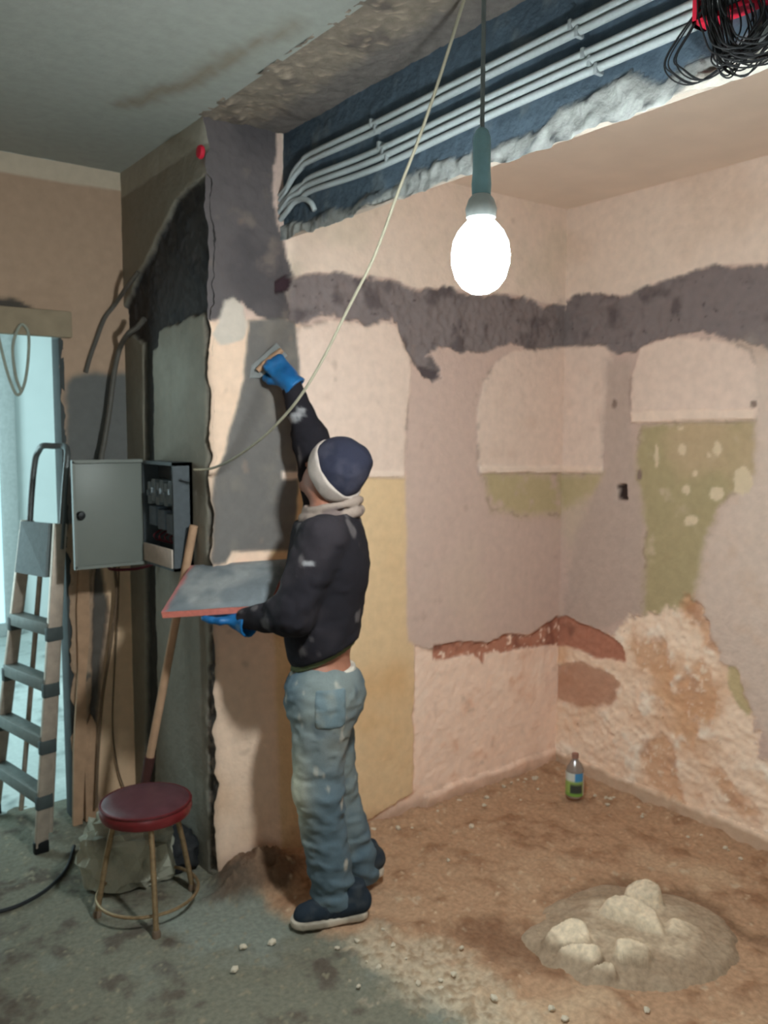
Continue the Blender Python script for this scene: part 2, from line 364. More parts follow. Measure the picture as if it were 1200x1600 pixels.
LR.append(dict(name='patch_lip', col=(236,208,190), poly=PR([(860,728),(941,730),(940,740),(860,739)]), edge=.006, depth=.014))
LR.append(dict(name='patch_lip', col=(238,210,192), poly=PR([(985,641),(1185,639),(1180,657),(988,660)]), edge=.007, depth=.016))
for (x, y, a, b) in [(1026,712,4,20),(1067,700,7,9),(1122,700,6,12),(1086,737,5,5),(1073,765,7,9),(1160,750,16,22),(1120,772,12,12),(1080,815,10,8),(1066,668,5,3),(1110,709,3,5)]:
    LR.append(dict(col=(222,200,170), poly=PR(SPOT(x, y, a, b)), edge=.014, soft=.005, depth=-.002))
for (x, y, a, b) in [(1000,740,4,9),(1178,632,6,6),(960,630,4,8)]:
    LR.append(dict(col=(140,118,108), poly=PR(SPOT(x, y, a, b)), edge=.008, soft=.005))
wall_right = layered('wall_right', g, UVr, nu, nv, np.array([-1., 0, 0]), dict(col=TAN, mott=[((206,182,164),'big',.1,.8)]), LR, M_WALL, extra=ex_b if False else None)
structure(wall_right)
slab('wall_core', (XR+.06, -4.6, 0), (XR+.14, .15, ZC), mat('bare_masonry'), wall_right)
slab('wall_core', (XR, -4.6, 0), (XR+.03, -1.558, ZC), mat('plain_cream', (210, 188, 168)), wall_right)

# ---- left wall (the flank of the pier, in the lamp's shade)
g, u, v, nu, nv = grid((0, YD+.032, 0), (0, -1, 0), (0, 0, 1), YD+.032, ZC+.02, .008)
u = u-.032; UVl = np.stack([YD-u, v], 1)
jag = (.012*fbm(np.c_[np.zeros_like(v), v, v*0], 14, 4)+.006)*np.exp(-(YD-u)/.03); g[:, 0] += jag
LL = [
 dict(name='top_strip', col=(168,162,150), poly=PL([(180,250),(330,150),(330,215),(190,310)]), edge=.002, soft=.004),
 dict(name='hacked_patch', col=(66,62,62), poly=PL([(345,262),(300,285),(276,308),(262,335),(247,365),(236,392),(216,425),(206,460),(180,500),(180,545),(205,525),(226,540),(232,548),(246,540),(248,515),(275,502),(318,488),(345,486)]), depth=-.02, edge=.010, rough=.006, mott=[((52,50,52),'mid',0,.7)], label='dark hacked area of bare masonry'),
 dict(name='cable_chase', col=(66,64,62), poly=PL([(224,535),(238,535),(240,722),(242,900),(246,1100),(240,1240),(224,1240),(228,1100),(226,900),(225,722)]), depth=-.02, edge=.006, rough=.004, label='vertical chase cut for cables'),
 dict(name='broken_edge', col=(70,62,58), poly=PL([(318,480),(345,480),(345,1360),(327,1360),(324,1150),(326,900),(322,700)]), depth=-.01, edge=.014, rough=.006, mott=[((120,104,92),'fine',.1,.7)]),
]
wall_left = layered('wall_left', g, UVl, nu, nv, np.array([-1., 0, 0]), dict(col=GREYPL, mott=[((150,144,132),'big',0,.7)]), LL, M_WALL)
structure(wall_left)

# ---- doorway wall
g, u, v, nu, nv = grid((-.262, YD, 0), (1, 0, 0), (0, 0, 1), .294, ZC+.02, .008)
jag = .014*fbm(np.c_[np.zeros_like(v), v, v*0], 11, 4)*np.exp(-u/.03)*smooth(2.05, 1.9, v); g[:, 0] += jag
UVd = np.stack([u-.262, v], 1)
DARKJ = (96, 88, 80)
LDo = [
 dict(name='ceiling_strip', col=(196,178,158), poly=PD([(-800,-300),(230,220),(230,303),(192,299),(100,285),(0,268),(-800,130)]), edge=.002, soft=.004),
 dict(name='painted_shade', col=(104,102,100), poly=PD([(112,588),(150,582),(240,584),(240,800),(150,800),(135,780),(120,830),(100,830),(104,600)]), edge=.006, soft=.02, rough=.003, label='painted grey shade above the meter door'),  # cast shade put into the wall colour as a soft-edged grey patch
 dict(name='rough_strip', col=(92,84,78), poly=PD([(150,880),(172,882),(168,960),(156,1060),(150,1150),(160,1225),(140,1225),(143,1080),(146,980)]), depth=-.02, edge=.006, rough=.005),  # recessed strip in a darker colour than the wall
 dict(name='rough_strip', col=(170,140,116), poly=PD([(108,820),(132,812),(143,900),(140,1050),(142,1160),(130,1280),(112,1280)]), depth=.012, edge=.014, rough=.008, mott=[(DARKJ,'mid',.15,.6)]),

 dict(name='cream_strip', col=(226,188,154), poly=PD([(158,884),(240,884),(240,1300),(168,1300),(150,1225),(152,1150),(160,1060),(172,960)]), edge=.006, soft=.006, mott=[((216,174,138),'big',0,.8)], label='cream strip in the corner below the panel'),  # lighter strip of the wall next to the corner
]
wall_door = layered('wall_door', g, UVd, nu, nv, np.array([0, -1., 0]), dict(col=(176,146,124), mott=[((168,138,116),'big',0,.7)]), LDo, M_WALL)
structure(wall_door)
# wall above and beside the door opening, with thickness
g, u, v, nu, nv = grid((-1.15, YD, 2.04), (1, 0, 0), (0, 0, 1), .8885, ZC-2.04, .012)
UVd = np.stack([u-1.15, v+2.04], 1)
LDo2 = [LDo[0], dict(name='cement_smear', col=(80,72,66), poly=PD([(-60,460),(20,466),(48,478),(66,490),(70,496),(-60,496)]), edge=.010, soft=.01)]
wd2 = layered('wall_above_door', g, UVd, nu, nv, np.array([0, -1., 0]), dict(col=(176,146,124), mott=[((168,138,116),'big',0,.7)]), LDo2, M_WALL, wall_door)
M_REVEAL = mat('door_reveal', (92, 94, 92), nscale=20, namt=.2, bump=.4)
slab('door_reveal', (-.252, YD+.035, 0), (.05, YD+.17, ZC), M_REVEAL, wall_door)
slab('door_reveal', (-1.15, YD+.01, 2.06), (-.25, YD+.17, ZC), M_REVEAL, wall_door)
slab('wall_core', (-3.1, YD, 0), (-1.15, YD+.17, ZC), mat('plain_peach', (176, 146, 124)), wall_door)
# wooden lintel board
door1 = structure(empty('door_1', (-.6, YD, 0)))
mb = MB(); mb.box((-.675, YD-.012, 2.088), (.90, .04, .105), bev=.006); mb.build('lintel_board', M_BOARDWOOD, door1)
mb = MB(); mb.box((-.262, YD+.05, 1.02), (.022, .10, 2.03), bev=.004); mb.build('jamb_board', mat('dark_jamb', (70, 72, 72), nscale=12, namt=.2), door1)

# ---- ceilings
g, u, v, nu, nv = grid((-3.0, -4.6, ZC), (1, 0, 0), (0, 1, 0), 3.0, 4.6+YD, .03)
MESHC = lambda: None
cl = layered('ceiling', g, np.stack([u-3.0, v-4.6], 1), nu, nv, np.array([0, 0, -1.]), dict(col=(158,160,154), rough=.001), [
    dict(col=(136,128,116), poly=[tuple(on(x, y, 2, ZC)[[0, 1]]) for x, y in [(170,160),(320,103),(460,32),(475,36),(330,122),(190,172)]], edge=.03, soft=.03)], M_WALL)
structure(cl)
ck = structure(slab('ceiling_kitchen', (XB+.03, -4.6, ZK), (XR+.1, .1, ZK+.1), mat('kitchen_ceiling_paint', (238, 218, 202), nscale=6, namt=.05, bump=.08)))
slab('roof_slab', (-3.1, -4.7, ZC+.04), (XR+.1, YD+.1, ZC+.16), M_PLAIN, cl)

# ---- concrete beam left where the wall between the rooms was knocked out
XF = XB
beam = structure(empty('trim_1', (XB, 0, 2.3)))
g, u, v, nu, nv = grid((-.02, 0.0, ZC+.0), (1, 0, 0), (0, -1, 0), XB+.06, 4.55, .012)
sof = layered('beam_soffit', g, np.stack([u, -v], 1), nu, nv, np.array([0, 0, -1.]), dict(col=(134,122,110), rough=.009, mott=[((108,98,92),'mid',0,.6),((168,150,134),'fine',.3,.8)]), [
    dict(col=(112,104,100), poly=[(.2,.1),(.4,.1),(.4,-4.6),(.2,-4.6)], edge=.03, soft=.04, rough=.006)], M_CONC, beam, rough0=.012)
ZBOT = 2.352
g, u, v, nu, nv = grid((XB, 0.0, ZBOT), (0, -1, 0), (0, 0, 1), 4.55, ZC-ZBOT+.04, .010)
g[:, 2] += (.016*fbm(g, 7, 4)+.006*fbm(g+3, 30, 2))*np.exp(-v/.03)*smooth(-.0, -.1, g[:, 1])
PX = lambda pts: [tuple(on(x, y, 0, XB)[[1, 2]]) for x, y in pts]
GREYM = (150, 150, 148); WHITEP = (206, 206, 200)
LX = [
 dict(name='mortar_edge', col=GREYM, poly=PX([(420,375),(440,354),(500,336),(560,314),(594,301),(655,268),(733,240),(800,220),(836,206),(866,172),(900,154),(940,136),(985,122),(1040,120),(1090,100),(1400,-80),(1400,120),(1150,140),(958,240),(760,300),(440,420)]), depth=.010, edge=.018, rough=.009, mott=[((92,96,100),'mid',.15,.6),((186,186,182),'big',.1,.6),((74,76,80),'fine',.6,1.0)], label='crumbling pale mortar along the beam bottom'),
 dict(name='smooth_plaster', col=(214,204,194), poly=PX([(430,392),(594,321),(690,292),(775,267),(909,219),(960,200),(1018,180),(1060,158),(1096,122),(1400,-30),(1400,160),(430,470)]), depth=.018, edge=.010, rough=.002, label='smooth white plaster under the mortar'),
]
face = layered('beam_face', g, np.stack([-u, v+ZBOT], 1), nu, nv, np.array([-1., 0, 0]), dict(col=(74,88,101), rough=.003, mott=[((64,78,92),'big',-.2,.6),((90,100,108),'mid',.2,.8)]), LX, M_CONC, beam)  # bluish base colour carries the cool daylight glare on the concrete
slab('beam_core', (XB+.006, -4.6, ZBOT+.016), (XB+.030, 0, ZC-.03), mat('beam_plaster', (200, 186, 174), nscale=10, namt=.06), beam)
# ---- floor: lumpy screed left, brown dirt right
g, u, v, nu, nv = grid((-1.15, -2.1, 0), (1, 0, 0), (0, 1, 0), XR+1.15+.02, 2.1+YD+.3, .010)
keep = None
UVf = np.stack([u-1.15, v-2.1], 1)
def ex_f(P, UV, col, dep, big, mid, fine):
    x, y = UV[:, 0], UV[:, 1]
    k = smooth(.16, .0, np.minimum(np.abs(y+.0), 9)+.05*mid)*smooth(-.02, .05, x)   # debris against the back wall
    dep = dep+k*(.025+.015*mid)
    k2 = smooth(.16, .0, XR-x+.05*mid)*smooth(.1, -.1, y); dep = dep+k2*(.02+.012*mid)
    r = np.hypot((x-.13)/.24, (y+.10)/.17); k = smooth(1.1, 0, r+.25*mid)
    dep = dep+.10*k*(1+.3*mid+.2*fine)
    kk = smooth(0, .5, k)[:, None]*.8; col = col*(1-kk)+lin((86, 62, 48))*(1+.2*fine[:, None])*kk
    # stump of the wall that was knocked out
    s = np.exp(-((x-.20-.05*mid)/.10)**2)*smooth(-.45, -.6, y)
    dep = dep+s*(.008+.010*np.maximum(fine, -.2))
    # white dust specks
    k = smooth(.95, 1.2, fbm(P+5, 30, 2))*.6*smooth(.0, .1, x); col = col*(1-k[:, None])+lin((196, 176, 152))*k[:, None]
    # gravelly loose dirt
    dep = dep+.006*mid*smooth(.1, .3, x)
    return col, dep
LF = [
 dict(name='dirt', col=(176,140,112), poly=[(.02,.2),(.10,-.4),(.22,-.62),(.24,-1.1),(.28,-2.2),(2.2,-2.2),(2.2,.4),(.0,.3)], edge=.05, soft=.05, depth=.004, rough=.005, mott=[((146,108,82),'mid',0,.9),((190,160,132),'big',.1,.7),((200,172,144),'fine',.7,1.2)], label='brown dirt and dust covering the kitchen floor'),
 dict(col=(188,172,150), poly=[(.14,-.62),(.30,-.58),(.42,-.9),(.36,-1.2),(.42,-1.6),(.36,-2.2),(.20,-2.2),(.2,-1.2)], edge=.06, soft=.05, alpha=.75, mott=[((150,128,104),'fine',0,.6)]),
 dict(col=(112,76,54), poly=[(.45,-.75),(.62,-.7),(.72,-.95),(.62,-1.15),(.48,-1.0)], edge=.06, soft=.06, alpha=.7),
 dict(col=(122,92,70), poly=[(.9,-.8),(1.2,-.85),(1.35,-1.1),(1.3,-1.5),(1.2,-1.5),(1.28,-1.15),(1.1,-.92)], edge=.05, soft=.04, alpha=.8),
]
floor = layered('floor', g, UVf, nu, nv, np.array([0, 0, 1.]), dict(col=(116,112,98), rough=.004, mott=[((90,80,70),'mid',.0,.7),((128,130,120),'big',.1,.6),((138,128,108),'fine',.6,1.0)]), LF, M_FLOOR, extra=ex_f)
structure(floor)
slab('floor_slab', (-3.1, -4.7, -.12), (XR+.1, -2.08, -.0), mat('plain_screed', (128, 122, 110)), floor)
slab('floor_slab', (-3.1, -2.08, -.12), (-1.14, YD+.2, -.0), mat('plain_screed'), floor)
slab('floor_slab', (-1.2, -2.1, -.2), (XR+.1, YD+.3, -.05), mat('plain_screed'), floor)

# ---- unseen shell of the two rooms
M_SHELL = mat('plain_cream')
wn = structure(slab('wall_near', (-1.3, -4.72, 0), (XR+.1, -4.6, ZC), M_SHELL))
slab('wall_pier', (-3.1, -4.72, 0), (-2.7, -4.6, ZC), M_SHELL, wn)
slab('wall_pier', (-2.7, -4.72, 0), (-1.3, -4.6, .85), M_SHELL, wn)
slab('wall_pier', (-2.7, -4.72, 2.15), (-1.3, -4.6, ZC), M_SHELL, wn)
structure(slab('wall_west', (-3.12, -4.7, 0), (-3.0, YD+.1, ZC), M_SHELL))

# ---- the bright room beyond the doorway
M_FAR = mat('white_far_wall', (222, 226, 224), nscale=4, namt=.04, bump=.05)
YF = 4.6
structure(slab('wall_far_room', (.44, YF, 0), (3.2, YF+.12, ZC), M_FAR))
structure(slab('wall_far_right', (3.1, YD+.1, 0), (3.22, YF+.1, ZC), M_FAR))
wl = structure(slab('wall_far_left', (-1.72, YD+.1, 0), (-1.6, YF+.1, .5), M_FAR))
slab('wall_pier', (-1.72, YD+.1, .5), (-1.6, 1.7, ZC), M_FAR, wl)
slab('wall_pier', (-1.72, 3.5, .5), (-1.6, YF+.1, ZC), M_FAR, wl)
slab('wall_pier', (-1.72, 1.7, 2.4), (-1.6, 3.5, ZC), M_FAR, wl)
structure(slab('ceiling_far_room', (-1.7, YD+.16, ZC), (3.2, YF+.1, ZC+.1), M_FAR))
g, u, v, nu, nv = grid((-1.65, YD+.26, 0), (1, 0, 0), (0, 1, 0), 4.8, YF-YD-.2, .03)
ff = layered('floor_far_room', g, np.stack([u, v], 1), nu, nv, np.array([0, 0, 1.]), dict(col=(186,192,188), rough=.002, mott=[((140,146,144),'mid',.25,.7),((206,210,206),'big',0,.6)]), [], mat('dusty_tiles', attr=True, rough=.45, bump=.1))
structure(ff)
# balcony window at the end of the far room
win = structure(empty('window_1', (-.4, YF, 0)))
for (a, b, c, d) in [(.33, .45, 0, ZC), (-1.60, -1.52, 0, ZC), (-.62, -.56, 0.1, 2.3)]:
    mb = MB(); mb.box(((a+b)/2, YF-.02, (c+d)/2), (b-a, .08, d-c), bev=.008); mb.build('window_frame', mat('grey_window_frame', (176, 178, 176), bump=0), win)
for (c, d) in [(0, .1), (2.3, ZC)]:
    mb = MB(); mb.box((-.595, YF-.02, (c+d)/2), (1.85, .08, d-c), bev=.008); mb.build('window_frame', mat('grey_window_frame'), win)
for (a, b) in [(-1.52, -.62), (-.56, .33)]:
    slab('pane', (a, YF-.005, .1), (b, YF+.0, 2.3), mat('window_glass', (240, 250, 250), rough=.02, namt=0, bump=0, trans=1), win)
slab('wall_pier', (-1.72, YF, 0), (-1.58, YF+.1, ZC), M_FAR, wl)
win2 = structure(empty('added_window_2', (-2, -4.66, .85)))  # unseen window, added to go with the fill light behind the camera
for (a, b, c, d) in [(-2.7, -2.64, .85, 2.15), (-1.36, -1.3, .85, 2.15), (-2.03, -1.97, .85, 2.15), (-2.7, -1.3, .85, .91), (-2.7, -1.3, 2.09, 2.15)]:
    slab('window_frame', (a, -4.69, c), (b, -4.63, d), mat('grey_window_frame'), win2)

# ================================================================== THINGS
# ---- hanging bulb
BX = on(751, 394, 0, -.09)
def R_to(d):                                      # rotation that takes +Z to d
    return np.array(Vector((0, 0, 1)).rotation_difference(Vector(d)).to_matrix())
lamp = empty('hanging_bulb', BX, 'lit bare bulb hanging on a thin cord below the beam', 'light bulb')
b = BX
M_BULB = mat('lit_dome', (250, 250, 250), namt=0, bump=0, emit=((.88, 1.0, 1.0), BULB_STRENGTH))
M_HOUS = mat('glowing_shoulder', (250, 250, 250), namt=0, bump=0, emit=((.88, 1.0, 1.0), 12.0))
mb = MB(); mb.lathe([(.001, -.085), (.019, -.082), (.037, -.071), (.051, -.052), (.059, -.024), (.060, -.004), (.001, -.004)], b, 32); mb.build('bulb', M_BULB, lamp)
mb = MB(); mb.lathe([(.001, -.003), (.060, -.003), (.057, .020), (.047, .041), (.034, .056), (.026, .064), (.022, .07), (.001, .072)], b, 32); mb.build('bulb_shoulder', M_HOUS, lamp)
mb = MB(); mb.lathe([(.012, .066), (.030, .068), (.032, .086), (.026, .104), (.014, .118)], b, 24); mb.build('collar', M_PLASTW, lamp)
mb = MB(); mb.lathe([(.012, .112), (.019, .114), (.020, .135), (.018, .16), (.018, .225), (.012, .24), (.004, .246)], b, 24); mb.build('lamp_holder', mat('holder_teal', (140, 178, 188), rough=.5, bump=0), lamp)  # pale teal of the holder carries the bulb's glare in its colour
mb = MB(); mb.tube([b+np.array([0, 0, .24]), b+np.array([.001, 0, .45]), np.array([b[0], b[1], ZC-.006])], .0045, 8); mb.build('cord', mat('grey_cord', (128, 134, 136), bump=0), lamp)

# ---- conduits on the beam
def conduit(dz, out, y_end, drop, lab, k):
    o = empty('conduit', (XB, -.1, 2.5+dz), lab, 'conduit', 'conduits along the beam')
    z = 2.50+dz; x = XB-.012-out
    P = [(x, -4.5, z+.01), (x, -3.2, z-.004), (x, -2.2, z+.003), (x, -1.2, z), (x, -.6, z-.003*k), (x, y_end-.12, z), (x, y_end-.05, z-.012), (x-.004, y_end, z-drop*.5), (x-.006, y_end+.035, z-drop), (x-.004, -.004, z-drop-.022)]
    mb = MB(); mb.tube(spline(P, 8), .0098, 10); mb.build('tube', M_CONDUIT, o)
    for yy in (-.55, -1.35):
        mb = MB(); mb.box((XB-.008, yy-.02*k, z), (.03, .012, .026), bev=.003); mb.build('clip', mat('conduit_clip', (150, 156, 158), bump=0), o)
conduit(.108, 0, -.10, .075, 'uppermost pale conduit along the dark beam face', 1)
conduit(.086, 0, -.09, .070, 'second pale conduit from the top of the beam, under the uppermost', 2)
conduit(.030, 0, -.11, .035, 'third pale conduit down, topmost of the lower three', 3)
conduit(.007, .002, -.09, .030, 'fourth pale conduit down, middle of the lower three', 4)
conduit(-.016, 0, -.10, .035, 'lowest straight pale conduit on the beam face', 5)
o = empty('conduit', on(455, 325, 0, XB), 'short bent conduit stub curling below the others at the pier', 'conduit')
mb = MB(); mb.tube(spline([on(430, 348, 0, XB-.012), on(440, 328, 0, XB-.016), on(456, 315, 0, XB-.016), on(474, 311, 0, XB-.016), on(486, 317, 0, XB-.014), on(492, 329, 0, XB-.006)], 6), .0095, 10); mb.build('tube', M_CONDUIT, o)

# ---- pale cable from the ceiling to the panel
cb = empty('cable', (.0, -.2, 1.6), 'pale cable sagging from the beam down to the panel on the left wall', 'cable')
h0 = 2.45
P = [on(725, 0, 2, ZC-.012), at(690, 112, 2.30), at(655, 215, 2.36), at(622, 300, 2.42), at(585, 400, 2.49), at(545, 480, 2.55), at(505, 560, 2.60), at(470, 618, 2.64), at(435, 660, 2.70), at(400, 692, 2.78), at(362, 718, 2.88), at(330, 732, 2.98), on(303, 734, 0, -.055)]
mb = MB(); mb.tube(spline(P, 8), .0044, 8); mb.build('cable_run', M_CABLE_L, cb)

# ---- red junction box with the bundle of black wires
jb = empty('junction_box', (XB, -1.8, 2.53), 'red plastic junction box let into the beam, upper right', 'electrical box')
y0, y1, z0, z1 = -1.712, -1.95, 2.474, 2.62
mb = MB()
for (ya, yb, za, zb) in [(y0, y0-.010, z0, z1), (y1+.010, y1, z0, z1), (y0, y1, z0, z0+.010), (y0, y1, z1-.010, z1)]:
    mb.box((XB-.014, (ya+yb)/2, (za+zb)/2), (.05, abs(ya-yb), zb-za))
mb.build('box_rim', M_REDPL, jb, True)
mb = MB(); mb.box((XB+.004, (y0+y1)/2, (z0+z1)/2), (.006, y0-y1, z1-z0)); mb.build('box_back', mat('dusty_grey_green', (120, 132, 122)), jb)
wb = empty('wire_bundle', (XB-.05, -1.8, 2.45), 'tangle of black wires hanging in loops out of the red box', 'wires')
for i in range(34):
    ya = -1.755-.05*random.random(); za = 2.60-.02*random.random(); x = XB-.03-.05*random.random()
    zl = 2.335+.05*random.random(); w = .05+.13*random.random(); ys = ya-.01
    P = [(XB-.005, ya-.01, 2.60), (x, ya, 2.57), (x-.01*random.random(), ys+.015*random.random(), 2.48), (x-.02*random.random(), ys-.01, zl+.05),
         (x-.01, ys-.25*w, zl+.012), (x, ys-.6*w, zl), (x+.01, ys-w, zl+.03+.02*random.random()), (x+.015, ys-w*1.12, zl+.075), (x, ys-w*.95, zl+.115+.03*random.random())]
    mb = MB(); mb.tube(spline(P, 5), .0018, 5); mb.build('wire', M_CABLE_D, wb)
for i in range(6):
    ya = -1.70+.035*random.random()
    P = [(XB-.02, -1.76, 2.55), (XB-.04, ya-.02, 2.47), (XB-.05, ya+.01, 2.42), (XB-.05, ya-.01, 2.375+.02*random.random()), (XB-.05, ya-.06, 2.355), (XB-.045, ya-.12, 2.37)]
    mb = MB(); mb.tube(spline(P, 5), .0016, 5); mb.build('wire', M_CABLE_D, wb)

# ---- small red plug high on the left wall
pg = empty('wall_plug', on(315, 238, 0, -.01), 'small red plastic wall plug near the ceiling on the left wall', 'wall plug')
mb = MB(); c = on(316, 238, 0, -.004); mb.lathe([(.001, .0), (.022, .0), (.024, .006), (.020, .014), (.008, .016), (.001, .016)], c, 16, R=R_to((-1, 0, 0))); mb.build('plug', M_REDPL, pg)

# ---- electrical panel with its door swung open
A0, A1 = .147, .452; Z0, Z1 = 1.145, 1.545
pn = empty('electrical_panel', (0, .3, Z0), 'grey metal electrical panel on the left wall, its door swung wide open', 'electrical panel')
D = .075
mb = MB()
for (lo, hi) in [((-D, A0, Z0), (0, A0+.012, Z1)), ((-D, A1-.012, Z0), (0, A1, Z1)), ((-D, A0, Z0), (0, A1, Z0+.012)), ((-D, A0, Z1-.012), (0, A1, Z1)), ((-.012, A0, Z0), (.0, A1, Z1))]:
    lo = np.array(lo); hi = np.array(hi); mb.box((lo+hi)/2, hi-lo)
mb.build('cabinet', mat('dark_cabinet', (74, 78, 82), rough=.5), pn, True)
mb = MB(); mb.box((-D, (A0+A1)/2, Z0+.045), (.01, A1-A0-.03, .07), bev=.002); mb.build('cover_plate', mat('pale_cover', (196, 178, 166), bump=.03), pn)
for i in range(6):
    mb = MB(); mb.box((-.045, A0+.045+i*.04, Z0+.29-.012*(i % 2)), (.05, .034, .085), bev=.003)
    mb.box((-.073, A0+.045+i*.04, Z0+.29-.012*(i % 2)), (.012, .012, .022), bev=.002)
    mb.build('breaker', M_GREYBREAK, pn)
for i in range(3):
    mb = MB(); mb.box((-.04, A0+.06+i*.085, Z0+.17+.01*i), (.05, .07, .075), bev=.004); mb.build('fuse_block', mat('blue_grey_block', (110, 120, 132), bump=0), pn)
for i in range(4):
    mb = MB(); mb.tube(spline([(-.03, A0+.06+i*.05, Z0+.14), (-.07, A0+.05+i*.05, Z0+.12), (-.06, A0+.03+i*.06, Z0+.10), (-.03, A0+.05+i*.05, Z0+.09)], 5), .003, 6)
    mb.build('wiring', mat('maroon_wire', (96, 36, 44), bump=0), pn)
# door: hinged at the far edge, standing straight out from the wall
dl = np.array([-D, A1, 0]); de = np.array([-.345, .458, 0])
mb = MB(); mid = (dl+de)/2; wd = np.linalg.norm(de-dl)
mb.box((mid[0], mid[1], (Z0+Z1)/2), (wd, .010, Z1-Z0+.012), bev=.003)
pdoor = mb.build('panel_door', M_PANEL, pn)
mb = MB()
for (zz, hh, xx, ww) in [(Z0, .012, mid[0], wd), (Z1, .012, mid[0], wd)]:
    mb.box((xx, mid[1]-.010, zz), (ww, .014, hh))
mb.box((de[0]+.005, mid[1]-.010, (Z0+Z1)/2), (.010, .014, Z1-Z0)); mb.build('door_fold', M_PANEL, pdoor)
mb = MB(); mb.lathe([(.001, 0), (.016, 0), (.017, .012), (.013, .022), (.001, .024)], (de[0]+.028, de[1]-.006, 1.343), 18, R=R_to((0, -1, 0))); mb.build('lock', M_PLASTB, pdoor)
for zz in (Z0+.06, Z1-.06):
    mb = MB(); mb.tube([(-D-.004, A1+.004, zz-.025), (-D-.004, A1+.004, zz+.025)], .006, 8); mb.build('hinge', M_DARKMETAL, pn)

# ---- wall cables in the corner
def wire_thing(name, lab, pts, r, m, cat='cable', group=None, part='cable_run'):
    o = empty(name, pts[0], lab, cat, group); mb = MB(); mb.tube(spline(pts, 8), r, 8); mb.build(part, m, o); return o
wire_thing('cable', 'grey cable arching from the hacked patch down the doorway wall, left of the two', [on(216, 425, 0, -.01), on(200, 446, 0, -.03), on(180, 475, 1, YD-.02), on(163, 498, 1, YD-.014), on(150, 532, 1, YD-.012), on(140, 560, 1, YD-.012), on(134, 582, 1, YD-.010)], .009, M_CABLE_G)
wire_thing('cable', 'grey cable dropping from the hacked patch to the panel, right of the two', [on(226, 498, 0, -.008), on(214, 512, 0, -.025), on(200, 522, 0, -.045), on(187, 545, 1, YD-.05), on(178, 585, 1, YD-.05), on(171, 640, 1, YD-.05), on(163, 690, 1, YD-.06), on(158, 722, 1, YD-.07), on(157, 790, 1, YD-.06), on(172, 870, 1, YD-.05)], .011, M_CABLE_G)
wire_thing('cable', 'brown cable hanging from the panel down the corner to the floor', [on(178, 872, 1, YD-.05), on(182, 930, 1, YD-.05), on(174, 1000, 1, YD-.05), on(160, 1090, 1, YD-.05), on(153, 1180, 1, YD-.05), on(150, 1262, 1, YD-.06)], .007, mat('brown_cable', (110, 88, 70), bump=0))
wire_thing('cable', 'thin brown cable curving from the corner to behind the stool', [on(186, 878, 1, YD-.02), on(184, 960, 1, YD-.02), on(178, 1060, 1, YD-.02), on(176, 1140, 1, YD-.02), on(184, 1200, 1, YD-.02), on(196, 1238, 1, YD-.02)], .0035, mat('brown_cable'))
wire_thing('cable', 'short dark cable looping under the panel', [(-.20, .50, 1.135), (-.17, .56, 1.112), (-.12, .58, 1.102), (-.06, .56, 1.104), (-.02, .50, 1.125), (-.02, .42, 1.15)], .006, mat('maroon_wire'))
wire_thing('cable', 'black cable curving across the floor from the left', [on(-40, 1432, 2, .008), on(0, 1424, 2, .008), on(35, 1412, 2, .008), on(70, 1392, 2, .008), on(96, 1368, 2, .008), on(108, 1348, 2, .008), on(116, 1322, 2, .008)], .007, M_CABLE_D)
wire_thing('cable', 'coil of pale cable hung over the doorway head', [on(-8, 500, 1, YD-.03), on(2, 545, 1, YD-.03), on(14, 590, 1, YD-.03), on(27, 617, 1, YD-.03), on(38, 600, 1, YD-.04), on(44, 560, 1, YD-.035), on(44, 520, 1, YD-.035), on(32, 508, 1, YD-.04), on(20, 540, 1, YD-.045), on(24, 585, 1, YD-.045), on(33, 612, 1, YD-.045)], .006, mat('faded_cable', (150, 152, 140), bump=0))

# ---- shovel leaning on the left wall
sh = empty('shovel', (-.14, .5, 0), 'long wooden shovel handle leaning on the left wall behind the stool', 'shovel')
T = on(299, 842, 0, -.022); B_ = on(233, 1190, 0, -.15); dr = (B_-T)/np.linalg.norm(B_-T)
mb = MB(); mb.tube([T-dr*.05, T, T+(B_-T)*.5, B_], .0155, 12); mb.build('handle', M_WOOD, sh)
B2 = B_+dr*.13
mb = MB(); mb.tube([B_-dr*.02, B_+dr*.05, B2], .021, 12, r_end=.016); mb.build('socket', mat('rusty_socket', (74, 44, 40), rough=.6), sh)
# blade: dished plate reaching the floor
E1 = np.cross(dr, (1, 0, 0)); E1 /= np.linalg.norm(E1); E2 = np.cross(E1, dr)
Lb = (B2[2]-.012)/-dr[2]; V = []; F = []
nu_, nv_ = 9, 9
for j in range(nv_):
    t = j/(nv_-1); hw = .10*(1-.75*smooth(.55, 1.0, t)) if t > .02 else .085
    for i in range(nu_):
        s_ = (i/(nu_-1)*2-1); V.append(B2+dr*(Lb*t)+E1*(s_*hw)+E2*(.025*(s_*s_)-.015*math.sin(math.pi*t)))
for j in range(nv_-1):
    for i in range(nu_-1): F.append([j*nu_+i, j*nu_+i+1, (j+1)*nu_+i+1, (j+1)*nu_+i])
mb = MB(); mb.add(V, F); bl = mb.build('blade', M_DARKMETAL, sh); md = bl.modifiers.new('t', 'SOLIDIFY'); md.thickness = .003

